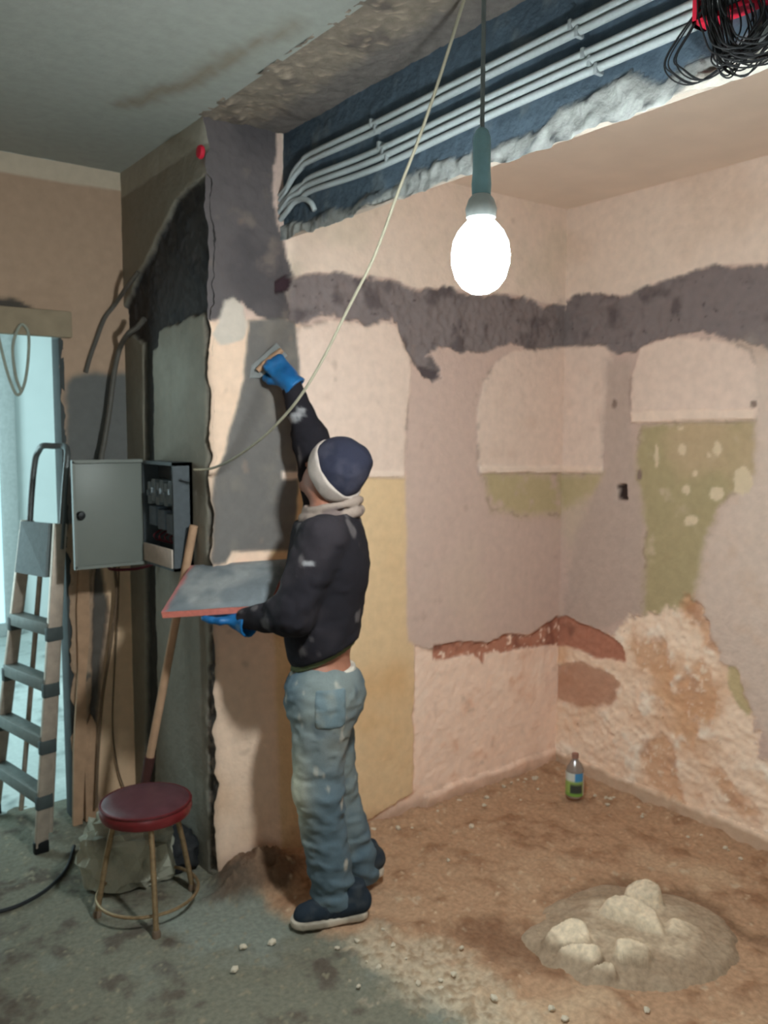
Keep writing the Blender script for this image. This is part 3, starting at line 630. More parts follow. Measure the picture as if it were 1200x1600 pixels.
# ---- red stool
SC = np.array([-.262, -.005, 0.0]); ZS = .392
st = empty('stool', SC, 'round red vinyl stool on four thin metal legs', 'stool')
mb = MB(); mb.lathe([(.001, ZS-.062), (.10, ZS-.062), (.140, ZS-.060), (.152, ZS-.052), (.157, ZS-.036), (.156, ZS-.022), (.150, ZS-.010), (.135, ZS-.003), (.10, ZS+.001), (.05, ZS+.003), (.001, ZS+.003)], SC, 40); mb.build('seat', M_RED, st)
mb = MB(); mb.lathe([(.001, ZS-.006), (.147, ZS-.0085), (.135, ZS-.0018), (.10, ZS+.0024), (.05, ZS+.0044), (.001, ZS+.0044)], SC, 40); tagp = mb.build('seat_top', mat('dark_vinyl', (86, 50, 56), rough=.36, nscale=20, namt=.2, bump=.05, spec=.5), st); tagp['label'] = 'dull dark top of the seat'  # seat top in a darker, duller colour than the side
mb = MB(); t = np.linspace(0, 2*math.pi, 41); mb.tube([SC+np.array([.153*math.cos(a), .153*math.sin(a), ZS-.012]) for a in t], .004, 8, False); mb.build('piping', mat('dark_red_piping', (84, 22, 26), rough=.5), st)
FEET = [(-.313, -.205), (-.430, .03), (-.205, .19), (-.095, .0)]
for (fx, fy) in FEET:
    d = np.array([fx, fy, 0])-SC; tp = SC+d*.62+np.array([0, 0, ZS-.058])
    mb = MB(); mb.tube([tp, SC+d*.8+np.array([0, 0, .2]), SC+d+np.array([0, 0, .012])], .0095, 10); lg = mb.build('leg', M_LEG, st)
    mb = MB(); mb.lathe([(.001, 0), (.014, 0), (.015, .012), (.012, .024), (.001, .024)], SC+d, 12); mb.build('foot_cap', mat('worn_rubber', (120, 100, 84)), lg)
mb = MB(); mb.tube([SC+np.array([.172*math.cos(a), .172*math.sin(a), .055]) for a in t], .006, 8, False); mb.build('foot_ring', M_LEG, st)

# ---- aluminium stepladder, folded, standing in the doorway
ld = empty('stepladder', (-.45, .8, 0), 'dusty folding stepladder standing in the doorway', 'ladder')
RR = lambda z: np.array([-.459+.079*z/.888, .62, z])                 # near rail
RL = lambda z: np.array([-.530+.080*z/.888, 1.10-.19*z/.888, z])     # far rail
WDIR = np.array([-.18, .98, 0]); WDIR /= np.linalg.norm(WDIR)
def rail(fn, z0, z1, name, m=M_ALU):
    P0, P1 = fn(z0), fn(z1); d = (P1-P0); L = np.linalg.norm(d); d /= L
    e1 = np.cross(d, WDIR); e1 /= np.linalg.norm(e1); e2 = np.cross(e1, d)
    mb = MB(); mb.box((P0+P1)/2, (.052, .022, L), R=np.stack([e1, e2, d], 1), bev=.004); return mb.build(name, m, ld)
r1 = rail(RR, .02, 1.30, 'rail'); r2_ = rail(RL, .02, 1.30, 'rail')
for fn, pr_ in ((RR, r1), (RL, r2_)):
    mb = MB(); mb.box(fn(.022), (.058, .028, .05), bev=.006); mb.build('foot', M_PLASTB, pr_)
for z in (.222, .442, .667, .888):
    a, b_ = RR(z), RL(z); d = b_-a; L = np.linalg.norm(d); d /= L
    e1 = np.cross(d, (0, 0, 1)); e1 /= np.linalg.norm(e1)
    mb = MB(); mb.box((a+b_)/2, (.062, L, .050), R=np.stack([e1, d, (0, 0, 1)], 1), bev=.005); sp = mb.build('step', mat('step_grey', (112, 116, 112), rough=.6, metal=.2, nscale=30, namt=.15), ld)
    for q in (a, b_):
        mb = MB(); mb.box(q+np.array([.0, 0, -.02]), (.066, .028, .056), R=np.stack([e1, d, (0, 0, 1)], 1), bev=.005); mb.build('step_bracket', mat('bracket_dark', (70, 76, 76), rough=.6), sp)
# platform folded up between the rails
a, b_ = RR(1.09), RL(1.09); a2, b2 = RR(1.30), RL(1.30)
o_ = np.array([-.015, 0, 0])
mb = MB(); mb.prism([a+o_+WDIR*.02, b_+o_-WDIR*.02, b2+o_-WDIR*.02, a2+o_+WDIR*.02], (-.02, 0, 0)); mb.build('platform', mat('platform_grey', (104, 112, 114), rough=.6), ld, True)
hr, hl = RR(1.30), RL(1.30)
P = [hl-np.array([0, 0, .1]), hl+np.array([.02, -.0, .12]), hl+np.array([.035, -.005, .24])]; tl = hl+np.array([.05, -.02, .30]); tr = hr+np.array([.045, .02, .30])
P = P+[tl+np.array([-.004, -.004, -.02]), tl+np.array([.0, -.05, .0]), (tl+tr)/2, tr+np.array([0, .05, 0]), tr+np.array([-.002, .004, -.02]), hr+np.array([.035, .005, .24]), hr+np.array([.02, 0, .12]), hr-np.array([0, 0, .1])]
mb = MB(); mb.tube(spline(P, 6), .0125, 10); mb.build('hand_hoop', mat('hoop_grey', (96, 98, 98), rough=.45, metal=.4), ld)
for f_ in (.2, .8):
    a = RR(.03)*(1-f_)+RL(.03)*f_+np.array([.075, 0, 0]); b_ = RR(1.14)*(1-f_)+RL(1.14)*f_+np.array([.045, 0, 0])
    mb = MB(); mb.tube([a, (a+b_)/2, b_], .011, 8); mb.build('rear_leg', M_ALU, ld)
a = RR(.35)*.8+RL(.35)*.2+np.array([.07, 0, 0]); b_ = RR(.35)*.2+RL(.35)*.8+np.array([.07, 0, 0])
mb = MB(); mb.tube([a, b_], .009, 8); mb.build('rear_brace', M_ALU, ld)

# ---- plank stub and broken trim by the door jamb
o = empty('wood_plank', on(138, 1285, 1, YD-.03), 'short splintered wooden plank standing by the door jamb', 'plank')
mb = MB(); p0 = on(146, 1290, 1, YD-.04); p0[2] = .005; p1 = on(139, 1140, 1, YD-.03); mb.prism([p0+[-.03, 0, 0], p0+[.022, 0, 0], p1+[.03, 0, .02], p1+[.012, 0, .06], p1+[-.02, 0, 0]], (0, .022, 0)); mb.build('board', M_WOOD, o, True)
o = empty('wood_lath', on(126, 1250, 1, YD-.05), 'long ragged wooden lath left against the door jamb', 'plank')
p0 = on(121, 1272, 1, YD-.05); p0[2] = .005; p1 = on(134, 800, 1, YD-.02); V_ = (p1-p0)
prof = [p0+[-.018, 0, 0], p0+[.02, 0, 0], p0+V_*.3+[.028, 0, 0], p0+V_*.45+[.018, 0, 0], p0+V_*.62+[.03, 0, 0], p0+V_*.8+[.020, 0, 0], p1+[.022, 0, 0], p1+[-.004, 0, .06], p1+[-.02, 0, -.03], p0+V_*.7+[-.026, 0, 0], p0+V_*.5+[-.014, 0, 0], p0+V_*.25+[-.024, 0, 0]]
mb = MB(); mb.prism(prof, (0, .018, 0)); mb.build('lath', M_WOOD, o, True)

# ---- bottle in the corner
BP = np.array([1.612, -.315, .022])
bo = empty('bottle', BP, 'small plastic bottle with green and blue label in the room corner', 'bottle')
mb = MB(); mb.lathe([(.001, 0), (.034, 0), (.039, .006), (.040, .02), (.039, .05), (.040, .118), (.038, .132), (.028, .152), (.016, .168), (.013, .174), (.013, .186), (.001, .187)], BP, 28)
mb.build('body', mat('clear_plastic', (206, 190, 180), rough=.12, namt=0, bump=0, trans=.65, spec=.5), bo)
mb = MB(); mb.lathe([(.012, .178), (.0155, .178), (.0155, .198), (.012, .200), (.001, .200)], BP, 20); mb.build('cap', mat('brown_cap', (150, 110, 96), bump=0), bo)
nn, zz = 48, [.012, .022, .03, .06, .075, .085, .10, .118]
V = []; colr = []
caz = math.atan2(CAM[1]-BP[1], CAM[0]-BP[0])
for z in zz:
    for k in range(nn):
        a = 2*math.pi*k/nn; V.append(BP+np.array([.0408*math.cos(a), .0408*math.sin(a), z]))
        da = (a-caz+math.pi) % (2*math.pi)-math.pi
        c = (120, 160, 70) if z <= .022 else ((60, 66, 62) if (z <= .062 and -.5 < da < .9) else ((150, 176, 96) if z < .08 else ((205, 210, 205) if da < .0 else (70, 140, 190))))
        if da > 1.0: c = (200, 190, 180)
        colr.append(lin(c))
F = [[i*nn+k, i*nn+(k+1) % nn, (i+1)*nn+(k+1) % nn, (i+1)*nn+k] for i in range(len(zz)-1) for k in range(nn)]
link_mesh('label_band', mesh_np('label_band', V, F, np.array(colr)), mat('printed_label', attr=True, rough=.4, namt=.02, bump=0), bo)

# ---- heap of mixed plaster on the floor
HC = np.array([.955, -1.135, 0.0])
n = 190; gx, gy = np.meshgrid(np.linspace(-.42, .42, n), np.linspace(-.42, .42, n)); gx = gx.ravel(); gy = gy.ravel()
Q = np.c_[gx, gy, gx*0]; e1 = rt; e2 = np.array([rt[1]*-1, rt[0], 0]); hx = Q@e1; hy = Q@np.array([-rt[1], rt[0], 0])
rr = np.hypot(hx/.345, hy/.30)+.10*fbm(Q+2, 6, 3)
h = .030*(1-smooth(.5, 1.0, rr))
def lump(px, py, a, b_, hh, ang=0, sharp=3):
    c = on(px, py, 2, .05)-HC; c[2] = 0; lx, ly = c@e1, c@np.array([-rt[1], rt[0], 0]); dx, dy = hx-lx, hy-ly
    ca, sa = math.cos(ang), math.sin(ang); X_, Y_ = dx*ca+dy*sa, -dx*sa+dy*ca
    return hh*np.exp(-(np.abs(X_/a)**sharp+np.abs(Y_/b_)**sharp))
LY = lambda px, py: (on(px, py, 2, .05)-HC)@np.array([-rt[1], rt[0], 0])
LXx = lambda px, py: (on(px, py, 2, .05)-HC)@e1
def chunk(px, py, a, b_, hh, ang, tx, ty):           # a trowelled slab of plaster: flat tilted top, steep broken sides
    lx, ly = LXx(px, py), LY(px, py); dx, dy = hx-lx, hy-ly; ca, sa = math.cos(ang), math.sin(ang)
    X_, Y_ = dx*ca+dy*sa, -dx*sa+dy*ca; q = (np.abs(X_/a)**3+np.abs(Y_/b_)**3)**(1/3)+.55*fbm(Q+px*.01, 7, 4)
    return (hh+tx*X_+ty*Y_)*smooth(1.15, .62, q)
nzr = .010*fbm(Q+31, 13, 3)
for args in [(985, 1430, .115, .050, .080, -.55, -.15, .35), (1000, 1400, .060, .038, .072, -.3, .2, .3), (885, 1462, .070, .040, .058, .05, .2, .35), (905, 1490, .062, .030, .040, -.15, .1, .5),
             (985, 1490, .075, .036, .060, -.25, -.1, .4), (940, 1512, .055, .024, .034, .2, .2, .4), (975, 1532, .050, .016, .026, -.1, 0, .3), (1070, 1450, .07, .05, .036, -.5, -.2, .1)]:
    cz = chunk(*args)+nzr*.8; kz = np.clip(.5+.5*(cz-h)/.012, 0, 1); h = h*(1-kz)+cz*kz+.012*kz*(1-kz)
inside = rr < 1.02
h = (h+.004*fbm(Q+4, 30, 3))*(1-smooth(.85, 1.0, rr))-.02*smooth(.92, 1.05, rr)+.012
V = Q+HC+np.c_[gx*0, gx*0, h]
iu, iv = np.meshgrid(np.arange(n-1), np.arange(n-1)); a = (iv*n+iu).ravel(); F = np.stack([a, a+1, a+n+1, a+n], 1); F = F[inside[F].all(1)]
ids, inv = np.unique(F, return_inverse=True)
cc = np.tile(lin((166, 144, 122)), (len(Q), 1)); k = smooth(.035, .055, h)[:, None]; cc = cc*(1-k)+lin((222, 202, 176))*k
k = smooth(-.1, .6, fbm(Q+6, 12, 3))[:, None]*.5; cc = cc*(1-k)+lin((148, 124, 102))*k
hp = link_mesh('plaster_heap', mesh_np('plaster_heap', V[ids], inv.reshape(-1, 4), cc[ids]), M_FLOOR)
tag(hp, 'heap of mixed plaster lying on the dirt floor', 'plaster heap', kind='thing')

# ---- crumpled bag under the stool, dark rag beside it
def crumple(name, lab, cat, c, size, col, seed, m, amp=.3, rot=0):
    bm = bmesh.new(); bmesh.ops.create_icosphere(bm, subdivisions=4, radius=1); bm.verts.ensure_lookup_table()
    V = np.array([v.co[:] for v in bm.verts]); F = np.array([[v.index for v in f.verts] for f in bm.faces]); bm.free()
    rdg = 1-np.abs(fbm(V+seed, 1.6, 4)); rdg2 = 1-np.abs(fbm(V+seed+9, 3.5, 3))
    V2 = np.sign(V)*np.abs(V)**.8*(1+amp*(rdg-.5)+amp*.5*(rdg2-.5))[:, None]*np.array(size)
    ca, sa = math.cos(rot), math.sin(rot); V2 = np.c_[V2[:, 0]*ca-V2[:, 1]*sa, V2[:, 0]*sa+V2[:, 1]*ca, V2[:, 2]]
    V2 = V2+np.array(c); V2[:, 2] = np.maximum(V2[:, 2], .006+.004*fbm(V+3, 4, 2))
    k = smooth(.0, .7, fbm(V+seed+4, 2.2, 4))[:, None]; cc = lin(col[0])*(1-k)+lin(col[1])*k
    o = link_mesh(name, mesh_np(name, V2, F, cc), m); return tag(o, lab, cat)
bag = crumple('plaster_bag', 'crumpled pale plaster bag on the floor beneath the red stool', 'bag', (-.25, .22, .10), (.13, .10, .13), ((176, 172, 156), (120, 116, 104)), 3.1, M_CLOTH, .62, -.5)
bag.data.polygons.foreach_set('use_smooth', np.zeros(len(bag.data.polygons), bool))
crumple('dark_rag', 'dark crumpled rag on the floor by the pier foot behind the stool', 'rag', (-.09, .25, .05), (.085, .12, .075), ((44, 44, 46), (58, 56, 56)), 7.7, M_CLOTH, .45, .2)

# ================================================================== THE PLASTERER
def surface_nets(fn, lo, hi, res):
    lo = np.asarray(lo, float); hi = np.asarray(hi, float); n = np.ceil((hi-lo)/res).astype(int)+1
    ax = [lo[i]+res*np.arange(n[i]) for i in range(3)]
    D = np.empty(n, np.float32)
    for i0 in range(0, n[0], 16):
        X, Y, Z = np.meshgrid(ax[0][i0:i0+16], ax[1], ax[2], indexing='ij')
        D[i0:i0+16] = fn(np.stack([X, Y, Z], -1).reshape(-1, 3)).reshape(X.shape)
    s = D < 0
    c = np.zeros(n-1, int)
    for dx in (0, 1):
        for dy in (0, 1):
            for dz in (0, 1): c += s[dx:n[0]-1+dx, dy:n[1]-1+dy, dz:n[2]-1+dz]
    act = (c > 0) & (c < 8); I = np.argwhere(act)
    idx = np.full(n-1, -1, int); idx[act] = np.arange(len(I))
    acc = np.zeros((len(I), 3)); cnt = np.zeros(len(I))
    for (a, b) in [((0,0,0),(1,0,0)),((0,1,0),(1,1,0)),((0,0,1),(1,0,1)),((0,1,1),(1,1,1)),((0,0,0),(0,1,0)),((1,0,0),(1,1,0)),((0,0,1),(0,1,1)),((1,0,1),(1,1,1)),((0,0,0),(0,0,1)),((1,0,0),(1,0,1)),((0,1,0),(0,1,1)),((1,1,0),(1,1,1))]:
        A = I+a; B = I+b; da = D[tuple(A.T)]; db = D[tuple(B.T)]; m = (da < 0) != (db < 0)
        t = np.where(m, da/(da-db+1e-12), 0)[:, None]
        acc += np.where(m[:, None], A+(B-A)*t, 0); cnt += m
    V = lo+res*acc/cnt[:, None]
    F = []
    for d in range(3):
        e = [0, 0, 0]; e[d] = 1; o1 = [0, 0, 0]; o1[(d+1) % 3] = 1; o2 = [0, 0, 0]; o2[(d+2) % 3] = 1
        sl = [slice(1, n[k]-1) if k != d else slice(0, n[k]-1) for k in range(3)]
        sl2 = [slice(1, n[k]-1) if k != d else slice(1, n[k]) for k in range(3)]
        a = s[tuple(sl)]; b = s[tuple(sl2)]
        for sign in (True, False):
            K = np.argwhere((a != b) & (a == sign)); 
            if len(K) == 0: continue
            K = K+[1 if k != d else 0 for k in range(3)]
            o1a, o2a = np.array(o1), np.array(o2)
            q = np.stack([idx[tuple((K-o1a-o2a).T)], idx[tuple((K-o2a).T)], idx[tuple(K.T)], idx[tuple((K-o1a).T)]], 1)
            F.append(q if sign else q[:, ::-1])
    return V, np.concatenate(F)
def sm(a, b, k):
    h = np.clip(.5+.5*(b-a)/k, 0, 1); return b+(a-b)*h-k*h*(1-h)
def cone(P, a, b, r1, r2):
    a = np.asarray(a, float); b = np.asarray(b, float); e = b-a; w = P-a; t = np.clip((w@e)/(e@e), 0, 1)
    return np.linalg.norm(w-t[:, None]*e, axis=1)-(r1+(r2-r1)*t)
def ell(P, c, r, R=None):
    Q = P-np.asarray(c)
    if R is not None: Q = Q@np.asarray(R).T
    r = np.asarray(r, float); k0 = np.linalg.norm(Q/r, axis=1); k1 = np.linalg.norm(Q/(r*r), axis=1)+1e-9
    return k0*(k0-1)/k1
def rbox(P, c, hsz, r, R=None):
    Q = P-np.asarray(c)
    if R is not None: Q = Q@np.asarray(R).T
    q = np.abs(Q)-(np.asarray(hsz)-r); return np.linalg.norm(np.maximum(q, 0), axis=1)+np.minimum(q.max(1), 0)-r
def nz(v): v = np.asarray(v, float); return v/np.linalg.norm(v)

HB = 2.90
EF, EL, EZ = -rt, -FH, np.array([0, 0, 1.0])
G0 = at(507, 1040, HB); G0[2] = 0
BASIS = np.stack([EF, EL, EZ])
loc = lambda P: BASIS@(np.asarray(P)-G0)
J = lambda x, y, h: loc(at(x, y, h))
man = empty('person', G0, 'person in dark jacket, blue gloves and beanie plastering the pier with raised arm', 'person')
def body_part(name, fn, lo, hi, res, colfn, m, parent=None, label=None, lump=0):
    V, F = surface_nets(fn, lo, hi, res)
    col = colfn(V)
    o = link_mesh(name, mesh_np(name, G0+V@BASIS, F, col), m)
    p = parent or man
    o.parent = p
    if p is man: o.matrix_parent_inverse = Matrix.Translation(-Vector(man.location))
    if label: o['label'] = label
    return o
def two(c1, c2, sc, lo=-.1, hi=.6):
    def f(V):
        k = smooth(lo, hi, fbm(V+4.4, sc, 4))[:, None]; return lin(c1)*(1-k)+lin(c2)*k
    return f
# joints
hipL, hipR = J(500, 1075, 2.81), J(506, 1070, 2.99)
kneeL, kneeR = J(498, 1235, 2.77), J(520, 1225, 2.98)
ankL, ankR = J(522, 1402, 2.79), J(564, 1362, 2.99)
pel = J(506, 1070, 2.90); belly = J(503, 985, 2.90); chest = J(514, 880, 2.90); neck = J(516, 806, 2.90)
shL, shR = J(503, 842, 2.745), J(512, 818, 3.05)
elL, wrL = J(457, 960, 2.72), J(380, 966, 2.85)
elR, wrR = J(486, 688, 3.08), J(453, 596, 3.08)
HC_ = J(521, 738, 2.88)
hf = nz([.58, -.62, .45]); hu0 = np.array([-.45, .15, .8]); hu = nz(hu0-hf*(hu0@hf)); hl = np.cross(hu, hf)
HR = np.stack([hf, hl, hu])
def head_sdf(P):
    d = ell(P, HC_, (.088, .070, .104), HR)
    d = sm(d, ell(P, HC_+hf*.035-hu*.06, (.062, .055, .065), HR), .03)          # jaw
    d = sm(d, ell(P, HC_+hf*.085-hu*.108, (.022, .024, .018), HR), .02)          # chin
    d = sm(d, cone(P, HC_+hf*.092+hu*.005, HC_+hf*.116-hu*.038, .009, .014), .012)  # nose
    d = sm(d, cone(P, HC_+hf*.084+hl*.034+hu*.022, HC_+hf*.084-hl*.034+hu*.022, .012, .012), .012)
    for s in (-1, 1):
        d = sm(d, ell(P, HC_+hl*s*.076-hf*.005-hu*.012, (.018, .008, .030), HR), .008)
        d = np.maximum(d, -ell(P, HC_+hf*.092+hl*s*.032+hu*.0, (.010, .016, .009), HR))
        d = np.minimum(d, ell(P, HC_+hf*.079+hl*s*.032+hu*.0, (.012, .012, .012), HR))
    d = sm(d, ell(P, HC_+hf*.089-hu*.068, (.012, .024, .008), HR), .006)
    return d
def body_sdf(P):
    d = cone(P, neck-[0, 0, .02], HC_-hu*.07-hf*.01, .058, .055)
    d = sm(d, head_sdf(P), .02)
    t = ell(P, chest, (.110, .140, .20)); t = sm(t, ell(P, belly, (.108, .132, .16)), .06); t = sm(t, ell(P, pel, (.108, .135, .12)), .05)
    t = sm(t, cone(P, shL*.85+shR*.15, shR*.85+shL*.15, .055, .055), .05)
    d = sm(d, t, .04)
    for (a, b, c, r1, r2, r3) in ((shL, elL, wrL, .05, .04, .028), (shR, elR, wrR, .05, .04, .028)):
        d = sm(d, cone(P, a, b, r1, r2), .03); d = sm(d, cone(P, b, c, r2, r3), .02)
    for (a, b, c) in ((hipL, kneeL, ankL), (hipR, kneeR, ankR)):
        d = sm(d, cone(P, a, b, .072, .052), .03); d = sm(d, cone(P, b, c, .052, .036), .02)
    return d
def body_col(V):
    c = np.tile(lin((158, 106, 86)), (len(V), 1)); k = smooth(0, .6, fbm(V, 9, 3))[:, None]*.3; c = c*(1-k)+lin((150, 96, 80))*k
    for s in (-1, 1):
        e = HC_+hf*.079+hl*s*.032; q = np.linalg.norm(V-e, axis=1); dd = (V-e)@hf
        c[(q < .0135) & (dd > .004)] = lin((225, 220, 212)); pu = np.linalg.norm(V-(e+hf*.012), axis=1) < .006; c[pu] = lin((40, 28, 22))
    mo = ell(V, HC_+hf*.095-hu*.068, (.012, .026, .007), HR) < 0; c[mo] = lin((150, 78, 72))
    br = np.minimum(cone(V, HC_+hf*.094+hl*.018+hu*.027, HC_+hf*.086+hl*.05+hu*.026, .006, .004), cone(V, HC_+hf*.094-hl*.018+hu*.027, HC_+hf*.086-hl*.05+hu*.026, .006, .004)) < 0
    c[br] = lin((48, 36, 30)); return c
body_part('body', body_sdf, (-.42, -.42, .02), (.55, .42, 1.98), .009, body_col, M_SKIN)

def folds(P, sc, amp, st=(1, 1, 1)):
    q = fbm(P*np.array(st)+5.5, sc, 3); return amp*(1-2*np.abs(q))
# jacket
hemN = nz([.40, .05, .92]); hemP = J(452, 1040, 2.9)
hem2 = J(562, 992, 2.9); hemN = nz(np.cross(hem2-hemP, [0, 1, 0])); hemN = hemN if hemN[2] > 0 else -hemN
def jacket_sdf(P):
    t = ell(P, chest+[0.0, 0, .0], (.142, .178, .235)); t = sm(t, ell(P, belly+[.0, 0, -.01], (.132, .162, .165)), .08)
    t = sm(t, cone(P, shL+[-.0, -.035, .005], shR+[0, .035, .01], .078, .078), .07)
    t = sm(t, cone(P, neck+[0, 0, -.05], neck+[.0, 0, .005], .085, .072), .04)
    t = t+folds(P, 9, .004, (1, 1, 1.6))
    cut = -((P-hemP)@hemN)
    t = np.maximum(t, cut)
    t = np.maximum(t, (P[:, 2]-(neck[2]+.005)-.2*(P[:, 0]-neck[0])*-1))
    la = sm(cone(P, shL, elL, .082, .068), cone(P, elL, wrL, .064, .040), .05)
    la = la+folds(P, 13, .006)
    w = nz(wrL-elL); la = np.maximum(la, (P-wrL)@w-.0)
    ra = sm(cone(P, shR, elR, .08, .066), cone(P, elR, wrR, .058, .039), .04)+folds(P, 13, .005)
    w = nz(wrR-elR); ra = np.maximum(ra, (P-wrR)@w-.0)
    return sm(sm(t, la, .022), ra, .04)
def jacket_col(V):
    c = np.tile(lin((33, 30, 35)), (len(V), 1)); k = smooth(-.1, .7, fbm(V, 6, 4))[:, None]; c = c*(1-k)+lin((46, 41, 45))*k
    k = smooth(.55, .8, fbm(V*np.array([1, 1, .6])+8, 16, 3))[:, None]*.5; c = c*(1-k)+lin((112, 104, 104))*k
    for p, r in [(J(462, 902, 2.63), .016), (J(485, 880, 2.68), .012), (J(455, 655, 3.05), .02), (J(466, 648, 3.05), .014), (J(470, 640, 3.05), .012)]:
        k = smooth(1.3, .6, np.linalg.norm((V-p)/r/np.array([1.6, 2, .8]), axis=1)+.4*fbm(V, 60, 2))[:, None]*.7; c = c*(1-k)+lin((160, 156, 158))*k
    return c
body_part('jacket', jacket_sdf, (-.27, -.35, .72), (.42, .36, 1.96), .0075, jacket_col, M_CLOTH)
# strip of shirt and of the underwear below the jacket's hem
def shirt_sdf(P):
    t = sm(ell(P, belly, (.119, .146, .17)), ell(P, pel, (.120, .148, .13)), .06); q = (P-hemP)@hemN
    return np.maximum(np.maximum(t, -(q+.016)), q-.03)
body_part('undershirt', shirt_sdf, (-.2, -.2, .7), (.2, .2, 1.1), .007, two((92, 98, 70), (80, 84, 62), 20), M_CLOTH, label='olive undershirt edge under the jacket')
WZ = J(530, 1046, 2.9)[2]
def brief_sdf(P):
    t = sm(ell(P, belly, (.120, .147, .17)), ell(P, pel, (.121, .149, .13)), .06); q = P[:, 2]-WZ-.10*(P[:, 0]+.05)*-1
    return np.maximum(np.maximum(t, -(q+.02)), q-.012)
body_part('waistband', brief_sdf, (-.2, -.2, .7), (.2, .2, 1.0), .007, two((205, 196, 184), (180, 170, 160), 20), M_CLOTH, label='white elastic waistband')
# jeans
def jeans_sdf(P):
    t = ell(P, pel+[-.004, 0, -.03], (.134, .163, .135))
    t = np.maximum(t, P[:, 2]-WZ-.10*(P[:, 0]+.05)*-1+.006)
    L = sm(cone(P, hipL+[0, .0, -.03], kneeL, .100, .080), cone(P, kneeL, ankL, .078, .068), .03)
    Rr = sm(cone(P, hipR+[0, 0, -.03], kneeR, .100, .080), cone(P, kneeR, ankR, .078, .066), .03)
    fo = folds(P, 8, .008, (1, 1, 2.0))+folds(P, 17, .004, (1, 1, 1.8))
    z = P[:, 2]; bunch = smooth(.32, .08, z)*.004*np.sin(z*95+4*np.arctan2(P[:, 1], P[:, 0])+3*fbm(P, 6, 2))
    L = np.maximum(L, -(z-(ankL[2]-.045))); Rr = np.maximum(Rr, -(z-(ankR[2]-.045)))
    d = sm(sm(t, L, .05), sm(t, Rr, .05), .01)
    return d-fo*.8-bunch
KN = J(452, 1250, 2.70)
def jeans_col(V):
    c = np.tile(lin((88, 103, 113)), (len(V), 1)); k = smooth(-.2, .6, fbm(V, 5, 4))[:, None]; c = c*(1-k)+lin((118, 126, 126))*k
    seat = np.exp(-(np.linalg.norm((V-J(520, 1140, 2.80))/np.array([.07, .12, .12]), axis=1))**2)[:, None]*.7; c = c*(1-seat)+lin((150, 142, 124))*seat
    kn = np.exp(-(np.linalg.norm((V-KN)/np.array([.06, .16, .19]), axis=1))**2)[:, None]*.9; c = c*(1-kn)+lin((196, 188, 164))*kn
    k = smooth(.55, .8, fbm(V*np.array([1, 1, .5])+8, 18, 3))[:, None]*.75; c = c*(1-k)+lin((180, 172, 160))*k
    k = smooth(.5, .85, fbm(V+18, 9, 3))[:, None]*.5; c = c*(1-k)+lin((58, 72, 84))*k
    return c
jn = body_part('jeans', jeans_sdf, (-.30, -.30, .03), (.26, .30, WZ+.05), .0075, jeans_col, M_CLOTH, label='faded blue jeans splashed with plaster')
# back pocket and its dark slit
def pocket_sdf(P):
    d = jeans_sdf(P)-.0045; c = J(516, 1108, 2.72)
    return np.maximum(d, rbox(P, c, (.050, .10, .062), .012))
if 1: body_part('pocket', pocket_sdf, (-.16, -.02, .60), (.12, .24, .95), .006, two((104, 118, 124), (140, 140, 132), 9), M_CLOTH, parent=None)
# collar: two stacked rolls of pale fleece round the neck
def collar_sdf(P):
    d = None
    for (xl, yl, xr, yr, r) in ((466, 812, 572, 795, .016), (473, 799, 569, 779, .013)):
        A = J(xl, yl, 2.9); B = J(xr, yr, 2.9); c = (A+B)/2; u_ = nz(A-B); n_ = nz(np.cross(u_, [0, 1, 0])); ra = np.linalg.norm(A-B)/2-r
        Q = P-c; x = Q@u_; y = Q[:, 1]; z = Q@n_; ang = np.arctan2(y/.095, x/ra)
        rr = np.hypot(x-ra*np.cos(ang), y-.092*np.sin(ang)); t = np.hypot(rr, z*.85)-r-.004*fbm(P, 18, 2)
        d = t if d is None else np.minimum(d, t)
    return d
body_part('collar', collar_sdf, (-.2, -.2, 1.25), (.2, .2, 1.55), .006, two((146, 128, 118), (112, 96, 92), 14), M_CLOTH, label='pale fleece collar rolled round the neck')
# beanie
nb = nz([-.70, .50, .50]); tip = nz([-.86, .15, .42])
def cap_full(P, g=0.0):
    d = ell(P, HC_+hu*.012-hf*.012, (.099+g, .085+g, .107+g), HR)
    d = sm(d, ell(P, HC_+nb*.042, (.085+g, .085+g, .082+g)), .04); return d
def beanie_sdf(P):
    d = cap_full(P); d = sm(d, ell(P, HC_+tip*.100+[0, 0, .008], (.024, .028, .024)), .05)
    d = d-folds(P, 11, .004)
    return np.maximum(np.abs(d+.004)-.006, -((P-HC_)@nb-.022))
def brim_sdf(P):
    d = cap_full(P, .005)-.002*fbm(P, 25, 2); q = (P-HC_)@nb
    return np.maximum(np.maximum(np.abs(d+.005)-.0075, -(q+.030)), q-.030)-.002
lo, hi = HC_-.2, HC_+.2
body_part('beanie', beanie_sdf, lo, hi, .005, two((44, 44, 58), (62, 60, 72), 10), M_CLOTH, label='dark blue beanie')
body_part('beanie_brim', brim_sdf, lo, hi, .0055, two((176, 160, 152), (150, 140, 136), 12), M_CLOTH, label='pale grey turned-up brim')
